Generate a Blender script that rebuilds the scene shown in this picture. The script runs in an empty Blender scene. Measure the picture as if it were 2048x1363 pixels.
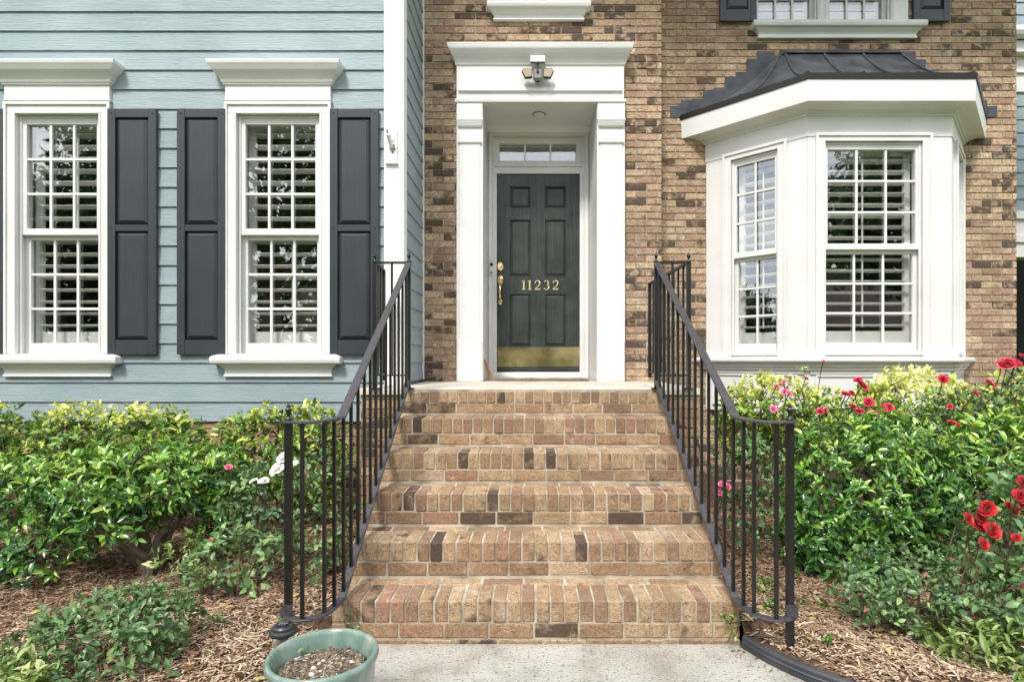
import bpy, bmesh, math, random
import numpy as np
from mathutils import Vector, Matrix
rnd = random.Random(7); rng = np.random.default_rng(11)
R = math.radians
EYE, F, VX, VY = 1.297, 1166.0, 1060.0, 718.6
sc = bpy.context.scene
# ------------------------------------------------------------------ camera, sky, sun, exposure
cam = bpy.data.objects.new('camera', bpy.data.cameras.new('camera')); sc.collection.objects.link(cam)
cam.location = (0, 0, EYE); cam.rotation_euler = (R(90), 0, 0)
cam.data.sensor_width = 36; cam.data.lens = F/2048*36
cam.data.shift_x = -36/2048; cam.data.shift_y = 37.1/2048
cam.data.clip_start = .05; cam.data.clip_end = 900
sc.camera = cam
SUN_EL, SUN_AZ = 52, 200      # azimuth: clockwise from +Y, behind the camera
world = bpy.data.worlds.new('World'); sc.world = world; world.use_nodes = True
nt = world.node_tree; nt.nodes.clear()
def wn(t, **k):
    n = nt.nodes.new(t)
    for a, b in k.items(): setattr(n, a, b)
    return n
sky = wn('ShaderNodeTexSky', sky_type='NISHITA', sun_disc=False, sun_elevation=R(SUN_EL), sun_rotation=R(SUN_AZ), altitude=200, air_density=1, dust_density=1.5)
tc = wn('ShaderNodeTexCoord'); mp = wn('ShaderNodeMapping'); mp.inputs['Scale'].default_value = (1, 1, 2.6)
no = wn('ShaderNodeTexNoise'); no.inputs['Scale'].default_value = 2.2; no.inputs['Detail'].default_value = 7; no.inputs['Roughness'].default_value = .58
rp = wn('ShaderNodeValToRGB'); rp.color_ramp.elements[0].position = .30; rp.color_ramp.elements[1].position = .56
mx = wn('ShaderNodeMix', data_type='RGBA'); mx.inputs[7].default_value = (11.5, 11.7, 12.0, 1)
bg = wn('ShaderNodeBackground'); bg.inputs['Strength'].default_value = .10
ou = wn('ShaderNodeOutputWorld'); L = nt.links.new
L(tc.outputs['Generated'], mp.inputs[0]); L(mp.outputs[0], no.inputs[0]); L(no.outputs[0], rp.inputs[0])
L(rp.outputs[0], mx.inputs[0]); L(sky.outputs[0], mx.inputs[6]); L(mx.outputs[2], bg.inputs[0]); L(bg.outputs[0], ou.inputs[0])
sun = bpy.data.objects.new('sun', bpy.data.lights.new('sun', 'SUN')); sc.collection.objects.link(sun)
sun.data.energy = 2.1; sun.data.angle = R(11); sun.data.color = (1, .965, .91)
sd = Vector((math.sin(R(SUN_AZ))*math.cos(R(SUN_EL)), math.cos(R(SUN_AZ))*math.cos(R(SUN_EL)), math.sin(R(SUN_EL))))
sun.rotation_euler = sd.to_track_quat('Z', 'Y').to_euler(); sun.location = sd*40
sc.view_settings.view_transform = 'Standard'; sc.view_settings.look = 'None'
sc.view_settings.exposure = .93; sc.view_settings.gamma = 1; sc.view_settings.use_curve_mapping = False
sc.render.engine = 'CYCLES'
cy = sc.cycles; cy.max_bounces = 9; cy.diffuse_bounces = 4; cy.glossy_bounces = 4; cy.transmission_bounces = 4; cy.transparent_max_bounces = 24
cy.use_denoising = True; cy.caustics_reflective = False; cy.caustics_refractive = False; cy.sample_clamp_indirect = 6

# ------------------------------------------------------------------ helpers
def PX(px, D): return (px-VX)*D/F
def PZ(py, D): return EYE+(VY-py)*D/F
ROOT = {}
def emp(name, loc, label, cat, group=None):
    o = bpy.data.objects.new(name, None); o.empty_display_size = .1; o.location = loc
    sc.collection.objects.link(o); o['label'] = label; o['category'] = cat
    if group: o['group'] = group
    ROOT[o.name] = Vector(loc); return o
def rootof(o): return ROOT.get(o.name, None)
def hang(o, parent):
    """keep o where it is in the world (parts sit at the world origin, things at their base)"""
    if parent is not None:
        o.parent = parent
        r = rootof(parent)
        if r is not None: o.matrix_parent_inverse = Matrix.Translation(-r)
    return o
def link(name, mesh, parent=None, mat4=None):
    o = bpy.data.objects.new(name, mesh); sc.collection.objects.link(o)
    if mat4 is not None: o.matrix_basis = mat4
    return hang(o, parent)
class MB:
    def __init__(s): s.v = []; s.f = []
    def quadbox(s, p):      # 8 points: bottom 4 ccw, top 4 ccw
        n = len(s.v); s.v += [tuple(q) for q in p]
        s.f += [(n+3, n+2, n+1, n), (n+4, n+5, n+6, n+7), (n, n+1, n+5, n+4), (n+1, n+2, n+6, n+5), (n+2, n+3, n+7, n+6), (n+3, n, n+4, n+7)]
    def box(s, x0, x1, y0, y1, z0, z1, fr=None):
        p = [(x0, y0, z0), (x1, y0, z0), (x1, y1, z0), (x0, y1, z0), (x0, y0, z1), (x1, y0, z1), (x1, y1, z1), (x0, y1, z1)]
        if fr: p = [fr(*q) for q in p]
        s.quadbox(p)
    def loft(s, rings, closed=True, caps=True):
        n0 = len(s.v); k = len(rings[0])
        for r in rings: s.v += [tuple(q) for q in r]
        for i in range(len(rings)-1):
            a = n0+i*k; b = a+k
            for j in range(k if closed else k-1):
                j2 = (j+1) % k; s.f.append((a+j, a+j2, b+j2, b+j))
        if caps: s.f.append(tuple(n0+j for j in range(k))[::-1]); s.f.append(tuple(n0+(len(rings)-1)*k+j for j in range(k)))
    def tube(s, pts, rads, seg=6):
        pts = [Vector(p) for p in pts]; rings = []
        for i, p in enumerate(pts):
            t = (pts[min(i+1, len(pts)-1)]-pts[max(i-1, 0)]).normalized()
            a = t.orthogonal().normalized() if i == 0 else (a-a.dot(t)*t).normalized()
            b = t.cross(a); r = rads[i] if hasattr(rads, '__len__') else rads
            rings.append([p+a*(r*math.cos(2*math.pi*j/seg))+b*(r*math.sin(2*math.pi*j/seg)) for j in range(seg)])
        s.loft(rings)
    def lathe(s, prof, c=(0, 0, 0), seg=24, sx=1, sy=1):
        rings = [[(c[0]+r*sx*math.cos(2*math.pi*j/seg), c[1]+r*sy*math.sin(2*math.pi*j/seg), c[2]+z) for j in range(seg)] for r, z in prof]
        s.loft(rings)
    def bar(s, path, w, t):     # flat bar swept along a path, width horizontal
        P = [Vector(p) for p in path]; rings = []
        for i, p in enumerate(P):
            d = P[min(i+1, len(P)-1)]-P[max(i-1, 0)]; h = Vector((d.x, d.y, 0)).normalized(); n = Vector((h.y, -h.x, 0))
            up = n.cross(d.normalized()).normalized()
            if up.z < 0: up = -up
            rings.append([p-n*w/2-up*t/2, p+n*w/2-up*t/2, p+n*w/2+up*t/2, p-n*w/2+up*t/2])
        s.loft(rings)
    def mesh(s, name, mat, smooth=False, bevel=0):
        me = bpy.data.meshes.new(name); me.from_pydata(s.v, [], s.f)
        bm = bmesh.new(); bm.from_mesh(me); bmesh.ops.recalc_face_normals(bm, faces=bm.faces)
        if bevel:
            ed = [e for e in bm.edges if len(e.link_faces) == 2 and e.calc_face_angle(0) > .5]
            bmesh.ops.bevel(bm, geom=ed, offset=bevel, segments=1, affect='EDGES', profile=.5)
        bm.to_mesh(me); bm.free()
        if mat: me.materials.append(mat)
        if smooth:
            for p in me.polygons: p.use_smooth = True
        return me
    def obj(s, name, mat, parent=None, smooth=False, bevel=0): return link(name, s.mesh(name, mat, smooth, bevel), parent)
def frontfr(x, y, z): return (x, y, z)
# ------------------------------------------------------------------ materials
def mat(name, build):
    m = bpy.data.materials.new(name); m.use_nodes = True; t = m.node_tree; t.nodes.clear()
    out = t.nodes.new('ShaderNodeOutputMaterial'); b = t.nodes.new('ShaderNodeBsdfPrincipled')
    t.links.new(b.outputs[0], out.inputs[0])
    def N(ty, inp=None, **k):
        n = t.nodes.new(ty)
        for a, c in k.items(): setattr(n, a, c)
        for a, c in (inp or {}).items():
            if isinstance(c, bpy.types.NodeSocket): t.links.new(c, n.inputs[a])
            else: n.inputs[a].default_value = c
        return n
    build(N, b, t, out); return m
def setin(b, t, **k):
    for a, c in k.items():
        a = a.replace('_', ' ')
        if isinstance(c, bpy.types.NodeSocket): t.links.new(c, b.inputs[a])
        else: b.inputs[a].default_value = c
def ramp(N, fac, stops, interp='LINEAR'):
    r = N('ShaderNodeValToRGB', {0: fac}); cr = r.color_ramp; cr.interpolation = interp
    while len(cr.elements) < len(stops): cr.elements.new(.5)
    for e, (p, c) in zip(cr.elements, stops): e.position = p; e.color = (c[0], c[1], c[2], 1) if hasattr(c, '__len__') else (c, c, c, 1)
    return r.outputs[0]
def simple(name, col, rough=.5, metal=0, bump=0, bscale=80, var=.06, vscale=6, stretch=None, spec=.5, speck=0):
    def f(N, b, t, out):
        g = N('ShaderNodeNewGeometry'); co = g.outputs['Position']
        if stretch: co = N('ShaderNodeMapping', {0: co, 3: stretch}).outputs[0]
        n1 = N('ShaderNodeTexNoise', {0: co, 'Scale': vscale, 'Detail': 5})
        lo = [max(0, c*(1-var*2)) for c in col]; hi = [min(1, c*(1+var)) for c in col]
        c = ramp(N, n1.outputs[0], [(.3, lo), (.7, hi)])
        if speck:
            n3 = N('ShaderNodeTexNoise', {0: g.outputs['Position'], 'Scale': 90, 'Detail': 1})
            k = ramp(N, n3.outputs[0], [(.72, 0), (.76, speck)])
            c = N('ShaderNodeMix', {0: k, 6: c, 7: (.25, .22, .18, 1)}, data_type='RGBA').outputs[2]
        setin(b, t, Base_Color=c, Roughness=rough, Metallic=metal, Specular_IOR_Level=spec)
        if bump:
            n2 = N('ShaderNodeTexNoise', {0: co, 'Scale': bscale, 'Detail': 4})
            bp = N('ShaderNodeBump', {'Strength': bump, 'Distance': .002, 'Height': n2.outputs[0]}); t.links.new(bp.outputs[0], b.inputs['Normal'])
    return mat(name, f)
M = {}
M['white'] = simple('white_trim_paint', (.735, .73, .71), .42, bump=.25, bscale=30, var=.045, vscale=2.2, speck=.4)
M['cream'] = simple('cream_louver_paint', (.88, .865, .81), .4, var=.02)
M['white_board'] = simple('white_corner_board_paint', (.84, .835, .82), .5, bump=.5, bscale=55, var=.03, speck=.5)
def siding(N, b, t, out):
    g = N('ShaderNodeNewGeometry'); co = g.outputs['Position']
    oi = N('ShaderNodeObjectInfo'); off = N('ShaderNodeVectorMath', {0: oi.outputs['Random'], 1: (37, 11, 53)}, operation='MULTIPLY')
    ad = N('ShaderNodeVectorMath', {0: co, 1: off.outputs[0]}, operation='ADD')
    st = N('ShaderNodeMapping', {0: ad.outputs[0], 3: (2.2, 2.2, 60)}).outputs[0]
    wv = N('ShaderNodeTexNoise', {0: st, 'Scale': 1.4, 'Detail': 6, 'Distortion': .9})
    st2 = N('ShaderNodeMapping', {0: ad.outputs[0], 3: (6, 6, 140)}).outputs[0]
    w2 = N('ShaderNodeTexNoise', {0: st2, 'Scale': 1.6, 'Detail': 4, 'Distortion': .5})
    n = N('ShaderNodeTexNoise', {0: co, 'Scale': 1.3, 'Detail': 3})
    c1 = ramp(N, n.outputs[0], [(.35, (.240, .305, .335)), (.65, (.305, .372, .400))])
    k = ramp(N, w2.outputs[0], [(.32, .35), (.44, 0)])
    c = N('ShaderNodeMix', {0: k, 6: c1, 7: (.12, .155, .16, 1)}, data_type='RGBA').outputs[2]
    setin(b, t, Base_Color=c, Roughness=.55)
    sm = N('ShaderNodeMath', {0: wv.outputs[0], 1: w2.outputs[0]}, operation='ADD')
    bp = N('ShaderNodeBump', {'Strength': .75, 'Distance': .004, 'Height': sm.outputs[0]}); t.links.new(bp.outputs[0], b.inputs['Normal'])
M['siding'] = mat('blue_grey_siding', siding)
def woody(name, col, hi, rough, zs, strength):
    def f(N, b, t, out):
        g = N('ShaderNodeNewGeometry'); co = g.outputs['Position']
        st = N('ShaderNodeMapping', {0: co, 3: (26, 26, zs)}).outputs[0]
        w = N('ShaderNodeTexWave', {0: st, 'Scale': .9, 'Distortion': 7, 'Detail': 3, 'Detail Scale': .9}, bands_direction='X')
        w2 = N('ShaderNodeTexNoise', {0: N('ShaderNodeMapping', {0: co, 3: (160, 160, 9)}).outputs[0], 'Scale': 2, 'Detail': 3})
        sm = N('ShaderNodeMath', {0: w.outputs['Fac'], 1: w2.outputs[0]}, operation='ADD')
        fl_ = N('ShaderNodeMath', {0: N('ShaderNodeMath', {0: w.outputs['Fac'], 1: .45}, operation='MULTIPLY').outputs[0], 1: N('ShaderNodeTexNoise', {0: co, 'Scale': 5, 'Detail': 6}).outputs[0]}, operation='ADD')
        c = ramp(N, fl_.outputs[0], [(.45, col), (.95, hi)])
        setin(b, t, Base_Color=c, Roughness=rough)
        bp = N('ShaderNodeBump', {'Strength': strength, 'Distance': .0015, 'Height': sm.outputs[0]}); t.links.new(bp.outputs[0], b.inputs['Normal'])
    return mat(name, f)
M['shutter'] = woody('charcoal_shutter_paint', (.030, .035, .041), (.040, .046, .054), .38, 2.0, .35)
M['door'] = woody('black_green_door_paint', (.018, .023, .022), (.060, .068, .063), .30, 2.2, 1.0)
M['iron'] = simple('black_wrought_iron', (.009, .008, .008), .36, bump=.4, bscale=160, var=.2, vscale=20, spec=.6)
M['iron_top'] = simple('sky_sheen_iron_flat_bar', (.055, .050, .056), .5, bump=.5, bscale=220, var=.25, vscale=60)  # sky reflection on the rails put into a greyer, purplish base colour
M['brass'] = simple('polished_brass', (.88, .70, .36), .10, metal=1, var=.1, vscale=9, bump=.25, bscale=9)
M['stone'] = simple('pale_stone', (.62, .58, .52), .8)
M['satin'] = simple('satin_brass', (.74, .60, .34), .45, metal=.8, var=.03)
M['metal_roof'] = simple('dark_slate_metal_roof', (.17, .18, .21), .30, metal=.7, bump=.25, bscale=12, var=.25, vscale=7)
M['flash'] = simple('slate_flashing', (.055, .060, .070), .45, metal=.2, bump=.3, bscale=14, var=.3, vscale=8)
M['edge'] = simple('black_drip_edge', (.020, .018, .017), .45, metal=.2)
M['concrete_slab'] = simple('landing_concrete', (.58, .53, .45), .8, bump=.5, bscale=90, var=.12, vscale=5, speck=.3)
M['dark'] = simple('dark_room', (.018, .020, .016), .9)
M['black'] = simple('black_plastic', (.02, .021, .023), .4)
M['grey_plastic'] = simple('grey_plastic', (.24, .235, .225), .45)
M['edging'] = simple('black_rubber_edging', (.045, .048, .055), .38, bump=.2, bscale=50, var=.2)
M['bark'] = simple('grey_brown_bark', (.17, .125, .085), .85, bump=.8, bscale=90, var=.3, vscale=30)
M['stem'] = simple('brown_green_stem', (.11, .085, .04), .7, var=.3, vscale=30)
M['wood'] = simple('bare_brown_wood', (.30, .17, .085), .6, var=.2, stretch=(3, 3, 40))
M['mat'] = simple('brown_door_mat', (.27, .19, .13), .95, bump=.8, bscale=200, var=.25, vscale=60)
M['asphalt'] = simple('street_asphalt', (.05, .05, .052), .85, bump=.4)
M['beige'] = simple('beige_fabric', (.42, .34, .24), .8, bump=.3)
M['lampglass'] = simple('frosted_glass', (.75, .74, .70), .25)
M['shingle'] = simple('brown_roof_shingle', (.10, .075, .058), .9, bump=.8, bscale=30, var=.35, vscale=14, stretch=(1, 1, 9))
def glass(N, b, t, out):
    g = N('ShaderNodeBsdfGlossy', {'Roughness': .012, 'Color': (.96, .98, 1, 1)}, distribution='GGX')
    wv = N('ShaderNodeTexNoise', {0: N('ShaderNodeNewGeometry').outputs['Position'], 'Scale': 2.6, 'Detail': 1})
    bp = N('ShaderNodeBump', {'Strength': .06, 'Distance': .02, 'Height': wv.outputs[0]}); t.links.new(bp.outputs[0], g.inputs['Normal'])
    tr = N('ShaderNodeBsdfTransparent', {'Color': (.97, .98, .975, 1)})
    lw = N('ShaderNodeLayerWeight', {'Blend': .5}); p5 = N('ShaderNodeMath', {0: lw.outputs['Facing'], 1: 4.5}, operation='POWER')
    fr = N('ShaderNodeMath', {0: p5.outputs[0], 1: .85, 2: .15}, operation='MULTIPLY_ADD')
    m = N('ShaderNodeMixShader', {0: fr.outputs[0], 1: tr.outputs[0], 2: g.outputs[0]}); t.links.new(m.outputs[0], out.inputs[0])
M['glass'] = mat('window_glass', glass)
def clearplastic(N, b, t, out):
    setin(b, t, Base_Color=(.95, .9, .85, 1), Roughness=.08, Transmission_Weight=.92, IOR=1.45)
M['clear'] = mat('ribbed_clear_plastic', clearplastic)
def concrete(N, b, t, out):
    co = N('ShaderNodeNewGeometry').outputs['Position']
    n1 = N('ShaderNodeTexNoise', {0: co, 'Scale': 3, 'Detail': 6}); n2 = N('ShaderNodeTexNoise', {0: co, 'Scale': 130, 'Detail': 3}); n3 = N('ShaderNodeTexVoronoi', {0: co, 'Scale': 150})
    c = ramp(N, n1.outputs[0], [(.3, (.29, .27, .235)), (.7, (.41, .39, .35))])
    c = N('ShaderNodeMix', {0: ramp(N, n2.outputs[0], [(.56, 0), (.66, .6)]), 6: c, 7: (.58, .555, .50, 1)}, data_type='RGBA').outputs[2]
    n4 = N('ShaderNodeTexNoise', {0: co, 'Scale': 75, 'Detail': 2})
    c = N('ShaderNodeMix', {0: ramp(N, n4.outputs[0], [(.36, .85), (.41, 0)]), 6: c, 7: (.14, .12, .10, 1)}, data_type='RGBA').outputs[2]
    n6 = N('ShaderNodeTexNoise', {0: co, 'Scale': 6, 'Detail': 8, 'Roughness': .7}); c = N('ShaderNodeMix', {0: ramp(N, n6.outputs[0], [(.36, .4), (.5, 0)]), 6: c, 7: (.17, .14, .11, 1)}, data_type='RGBA').outputs[2]
    setin(b, t, Base_Color=c, Roughness=.85)
    bp = N('ShaderNodeBump', {'Strength': .6, 'Distance': .003, 'Height': n2.outputs[0]}); t.links.new(bp.outputs[0], b.inputs['Normal'])
M['concrete'] = mat('washed_concrete_walk', concrete)
def mortar(N, b, t, out):
    co = N('ShaderNodeNewGeometry').outputs['Position']
    n1 = N('ShaderNodeTexNoise', {0: co, 'Scale': 9, 'Detail': 6}); n2 = N('ShaderNodeTexNoise', {0: co, 'Scale': 150, 'Detail': 2})
    setin(b, t, Base_Color=ramp(N, n1.outputs[0], [(.3, (.22, .185, .13)), (.65, (.50, .45, .36))]), Roughness=.95)
    bp = N('ShaderNodeBump', {'Strength': .7, 'Distance': .003, 'Height': n2.outputs[0]}); t.links.new(bp.outputs[0], b.inputs['Normal'])
M['mortar'] = mat('sandy_mortar', mortar)
def brickmat(name, attr, ramp_stops, squig):
    def f(N, b, t, out):
        co = N('ShaderNodeNewGeometry').outputs['Position']
        rc = N('ShaderNodeAttribute', attribute_name='col').outputs['Color'] if attr else N('ShaderNodeObjectInfo').outputs['Color']
        sp = N('ShaderNodeSeparateColor', {0: rc})
        off = N('ShaderNodeVectorMath', {0: rc, 1: (31, 57, 83)}, operation='MULTIPLY')
        p = N('ShaderNodeVectorMath', {0: co, 1: off.outputs[0]}, operation='ADD').outputs[0]
        c = ramp(N, sp.outputs[0], ramp_stops)
        n1 = N('ShaderNodeTexNoise', {0: p, 'Scale': 16, 'Detail': 5, 'Roughness': .65})
        c = N('ShaderNodeMix', {0: ramp(N, n1.outputs[0], [(.38, .42), (.62, 0)]), 6: c, 7: (.31, .185, .105, 1)}, data_type='RGBA').outputs[2]
        c = N('ShaderNodeMix', {0: ramp(N, n1.outputs[0], [(.55, 0), (.74, .5)]), 6: c, 7: (.66, .49, .29, 1)}, data_type='RGBA').outputs[2]
        # worm-like creases of the textured face
        w = N('ShaderNodeTexNoise', {0: N('ShaderNodeMapping', {0: p, 3: (1, 1, 1.5)}).outputs[0], 'Scale': 24, 'Detail': 1.5, 'Distortion': 2.2})
        ab = N('ShaderNodeMath', {0: N('ShaderNodeMath', {0: w.outputs[0], 1: .5}, operation='SUBTRACT').outputs[0]}, operation='ABSOLUTE')
        crease = ramp(N, ab.outputs[0], [(.0, 1), (.012, .9), (.030, 0)])
        # flashed dark patches
        n2 = N('ShaderNodeTexNoise', {0: p, 'Scale': 11, 'Detail': 4, 'Roughness': .6})
        th = N('ShaderNodeMath', {0: n2.outputs[0], 1: sp.outputs[1]}, operation='ADD')
        dk = ramp(N, th.outputs[0], [(.78, 0), (.93, .9)])
        c = N('ShaderNodeMix', {0: dk, 6: c, 7: (.050, .038, .034, 1)}, data_type='RGBA').outputs[2]
        cm = N('ShaderNodeMath', {0: crease, 1: squig}, operation='MULTIPLY')
        c = N('ShaderNodeMix', {0: cm.outputs[0], 6: c, 7: (.11, .060, .036, 1)}, data_type='RGBA').outputs[2]
        n5 = N('ShaderNodeTexNoise', {0: co, 'Scale': 2.3, 'Detail': 7, 'Roughness': .7})
        c = N('ShaderNodeMix', {0: ramp(N, n5.outputs[0], [(.40, .34), (.50, 0)]), 6: c, 7: (.14, .10, .06, 1)}, data_type='RGBA').outputs[2]
        c = N('ShaderNodeMix', {0: ramp(N, n5.outputs[0], [(.60, 0), (.72, .45)]), 6: c, 7: (.66, .60, .50, 1)}, data_type='RGBA').outputs[2]
        n3 = N('ShaderNodeTexNoise', {0: p, 'Scale': 170, 'Detail': 3})
        c = N('ShaderNodeMix', {0: ramp(N, n3.outputs[0], [(.34, .45), (.5, 0)]), 6: c, 7: (.18, .11, .07, 1)}, data_type='RGBA').outputs[2]
        setin(b, t, Base_Color=c, Roughness=.88, Specular_IOR_Level=.3)
        hh = N('ShaderNodeMath', {0: n3.outputs[0], 1: crease}, operation='SUBTRACT')
        bp = N('ShaderNodeBump', {'Strength': .8, 'Distance': .003, 'Height': hh.outputs[0]}); t.links.new(bp.outputs[0], b.inputs['Normal'])
    return mat(name, f)
WALLC = [(0, (.70, .545, .37)), (.25, (.66, .48, .315)), (.5, (.58, .395, .275)), (.75, (.45, .295, .21)), (.9, (.62, .43, .33)), (1, (.76, .62, .42))]
STEPC = [(0, (.52, .385, .235)), (.3, (.42, .29, .17)), (.55, (.35, .225, .135)), (.78, (.26, .175, .115)), (.93, (.38, .215, .145)), (1, (.56, .44, .29))]
M['brick'] = brickmat('tan_face_brick', False, WALLC, .9); M['brick_s'] = brickmat('tan_face_brick_far', True, WALLC, .9)
M['sbrick'] = brickmat('step_brick', False, STEPC, .6); M['sbrick_s'] = brickmat('step_brick_side', True, STEPC, .6)
def leafmat(name, stops, rough, transl=.25, spec=.5, margin=None):
    def f(N, b, t, out):
        a = N('ShaderNodeAttribute', attribute_name='tint')
        c = ramp(N, a.outputs['Fac'], stops)
        setin(b, t, Base_Color=c, Roughness=rough, Specular_IOR_Level=spec)
        tr = N('ShaderNodeBsdfTranslucent', {'Color': c})
        m = N('ShaderNodeMixShader', {0: transl, 1: b.outputs[0], 2: tr.outputs[0]}); t.links.new(m.outputs[0], out.inputs[0])
    return mat(name, f)
M['leaf_y'] = leafmat('new_growth_leaf', [(0, (.06, .13, .025)), (.35, (.16, .30, .04)), (.6, (.42, .52, .08)), (.8, (.74, .74, .18)), (1, (.85, .82, .34))], .38)
M['leaf_h'] = leafmat('glossy_holly_leaf', [(0, (.024, .075, .018)), (.35, (.06, .175, .03)), (.65, (.17, .36, .045)), (1, (.45, .60, .11))], .2, .2, .8)
M['leaf_r'] = leafmat('rose_leaf', [(0, (.065, .135, .055)), (.5, (.13, .235, .09)), (.8, (.22, .36, .12)), (.97, (.36, .48, .19)), (1, (.32, .09, .09))], .36, .25)
M['leaf_v'] = leafmat('variegated_leaf', [(0, (.07, .14, .03)), (.5, (.20, .30, .06)), (1, (.50, .55, .24))], .4)
M['leaf_t'] = leafmat('tree_leaf', [(0, (.030, .065, .015)), (1, (.085, .15, .03))], .5, .3)
def petalmat(name, lo, hi):
    def f(N, b, t, out):
        a = N('ShaderNodeAttribute', attribute_name='tint'); c = ramp(N, a.outputs['Fac'], [(0, lo), (1, hi)])
        setin(b, t, Base_Color=c, Roughness=.55, Sheen_Weight=.2)
    return mat(name, f)
M['red'] = petalmat('red_petal', (.09, .001, .003), (.58, .010, .014)); M['pink'] = petalmat('pink_petal', (.55, .03, .16), (.85, .20, .36))
M['crim'] = petalmat('crimson_petal', (.20, .003, .012), (.62, .015, .05)); M['whitep'] = petalmat('white_petal', (.75, .72, .62), (.86, .85, .80))
def chipmat(name, stops):
    def f(N, b, t, out):
        a = N('ShaderNodeAttribute', attribute_name='tint'); c = ramp(N, a.outputs['Fac'], stops)
        n = N('ShaderNodeTexNoise', {0: N('ShaderNodeNewGeometry').outputs['Position'], 'Scale': 150, 'Detail': 3})
        c = N('ShaderNodeMix', {0: ramp(N, n.outputs[0], [(.35, .5), (.6, 0)]), 6: c, 7: (.10, .055, .03, 1)}, data_type='RGBA').outputs[2]
        setin(b, t, Base_Color=c, Roughness=.85)
    return mat(name, f)
M['chip'] = chipmat('shredded_mulch', [(0, (.085, .042, .022)), (.3, (.20, .115, .065)), (.55, (.36, .24, .15)), (.8, (.54, .41, .28)), (1, (.70, .60, .45))])
M['potchip'] = chipmat('potting_debris', [(0, (.03, .022, .015)), (.5, (.14, .11, .07)), (.8, (.34, .30, .22)), (1, (.60, .56, .48))])
M['dry'] = chipmat('dry_leaf', [(0, (.16, .07, .03)), (.4, (.34, .20, .09)), (.7, (.52, .40, .14)), (.9, (.30, .36, .08)), (1, (.55, .25, .25))])
M['soil'] = simple('mulch_soil', (.10, .058, .034), .95, bump=1, bscale=70, var=.4, vscale=40)
def grass(N, b, t, out):
    co = N('ShaderNodeNewGeometry').outputs['Position']; n = N('ShaderNodeTexNoise', {0: co, 'Scale': 1.5, 'Detail': 8})
    setin(b, t, Base_Color=ramp(N, n.outputs[0], [(.3, (.05, .085, .02)), (.7, (.11, .17, .04))]), Roughness=.9)
M['grass'] = mat('lawn_grass', grass)
def glaze(N, b, t, out):
    co = N('ShaderNodeNewGeometry').outputs['Position']
    n = N('ShaderNodeTexNoise', {0: N('ShaderNodeMapping', {0: co, 3: (1, 1, .35)}).outputs[0], 'Scale': 22, 'Detail': 5})
    c = ramp(N, n.outputs[0], [(.3, (.11, .175, .145)), (.55, (.17, .25, .21)), (.72, (.29, .31, .24))])
    n2 = N('ShaderNodeTexNoise', {0: co, 'Scale': 14, 'Detail': 4})
    c = N('ShaderNodeMix', {0: ramp(N, n2.outputs[0], [(.62, 0), (.72, .7)]), 6: c, 7: (.36, .22, .11, 1)}, data_type='RGBA').outputs[2]
    setin(b, t, Base_Color=c, Roughness=.22, Coat_Weight=.5)
M['glaze'] = mat('celadon_pot_glaze', glaze)

# ------------------------------------------------------------------ numpy scatter
def np_mesh(name, tmplV, tmplF, pos, X, Y, Z, tint, material, smooth=False):
    """instances of a template as one mesh. X,Y,Z are scaled axis vectors (N,3)."""
    N = len(pos); T = np.array(tmplV, float); k = len(T)
    V = pos[:, None, :]+T[None, :, 0:1]*X[:, None, :]+T[None, :, 1:2]*Y[:, None, :]+T[None, :, 2:3]*Z[:, None, :]
    V = V.reshape(-1, 3); nf = len(tmplF); ls = [len(f) for f in tmplF]
    flat = np.concatenate([np.array(f) for f in tmplF]); off = (np.arange(N)*k)[:, None]
    LI = (flat[None, :]+off).reshape(-1); lt = np.tile(np.array(ls), N); st = np.concatenate([[0], np.cumsum(lt)[:-1]])
    me = bpy.data.meshes.new(name); me.vertices.add(len(V)); me.vertices.foreach_set('co', V.astype('f').reshape(-1))
    me.loops.add(len(LI)); me.loops.foreach_set('vertex_index', LI.astype('i')); me.polygons.add(len(lt))
    me.polygons.foreach_set('loop_start', st.astype('i')); me.polygons.foreach_set('loop_total', lt.astype('i'))
    me.update(calc_edges=True)
    tint = np.asarray(tint, float)
    if tint.ndim == 1:
        a = me.attributes.new('tint', 'FLOAT', 'POINT'); a.data.foreach_set('value', np.repeat(tint, k).astype('f'))
    else:
        a = me.attributes.new('col', 'FLOAT_COLOR', 'POINT'); c4 = np.concatenate([tint, np.ones((N, 1))], 1); a.data.foreach_set('color', np.repeat(c4, k, 0).astype('f').reshape(-1))
    me.polygons.foreach_set('use_smooth', np.full(len(lt), bool(smooth)))
    me.materials.append(material); return me
LEAFV = [(0, 0, 0), (-.42, .33, .10), (0, .36, 0), (.42, .33, .10), (-.34, .70, .06), (0, .72, -.03), (.34, .70, .06), (0, 1, -.14)]
LEAFF = [(0, 2, 1), (0, 3, 2), (1, 2, 5, 4), (2, 3, 6, 5), (4, 5, 7), (5, 6, 7)]
def unit(a): return a/np.maximum(np.linalg.norm(a, axis=-1, keepdims=True), 1e-9)
def leaf_axes(d, up, size, wr):
    Y = unit(d); X = unit(np.cross(Y, up)); Z = np.cross(X, Y)
    return X*(size*wr)[:, None], Y*size[:, None], Z*size[:, None]
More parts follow.
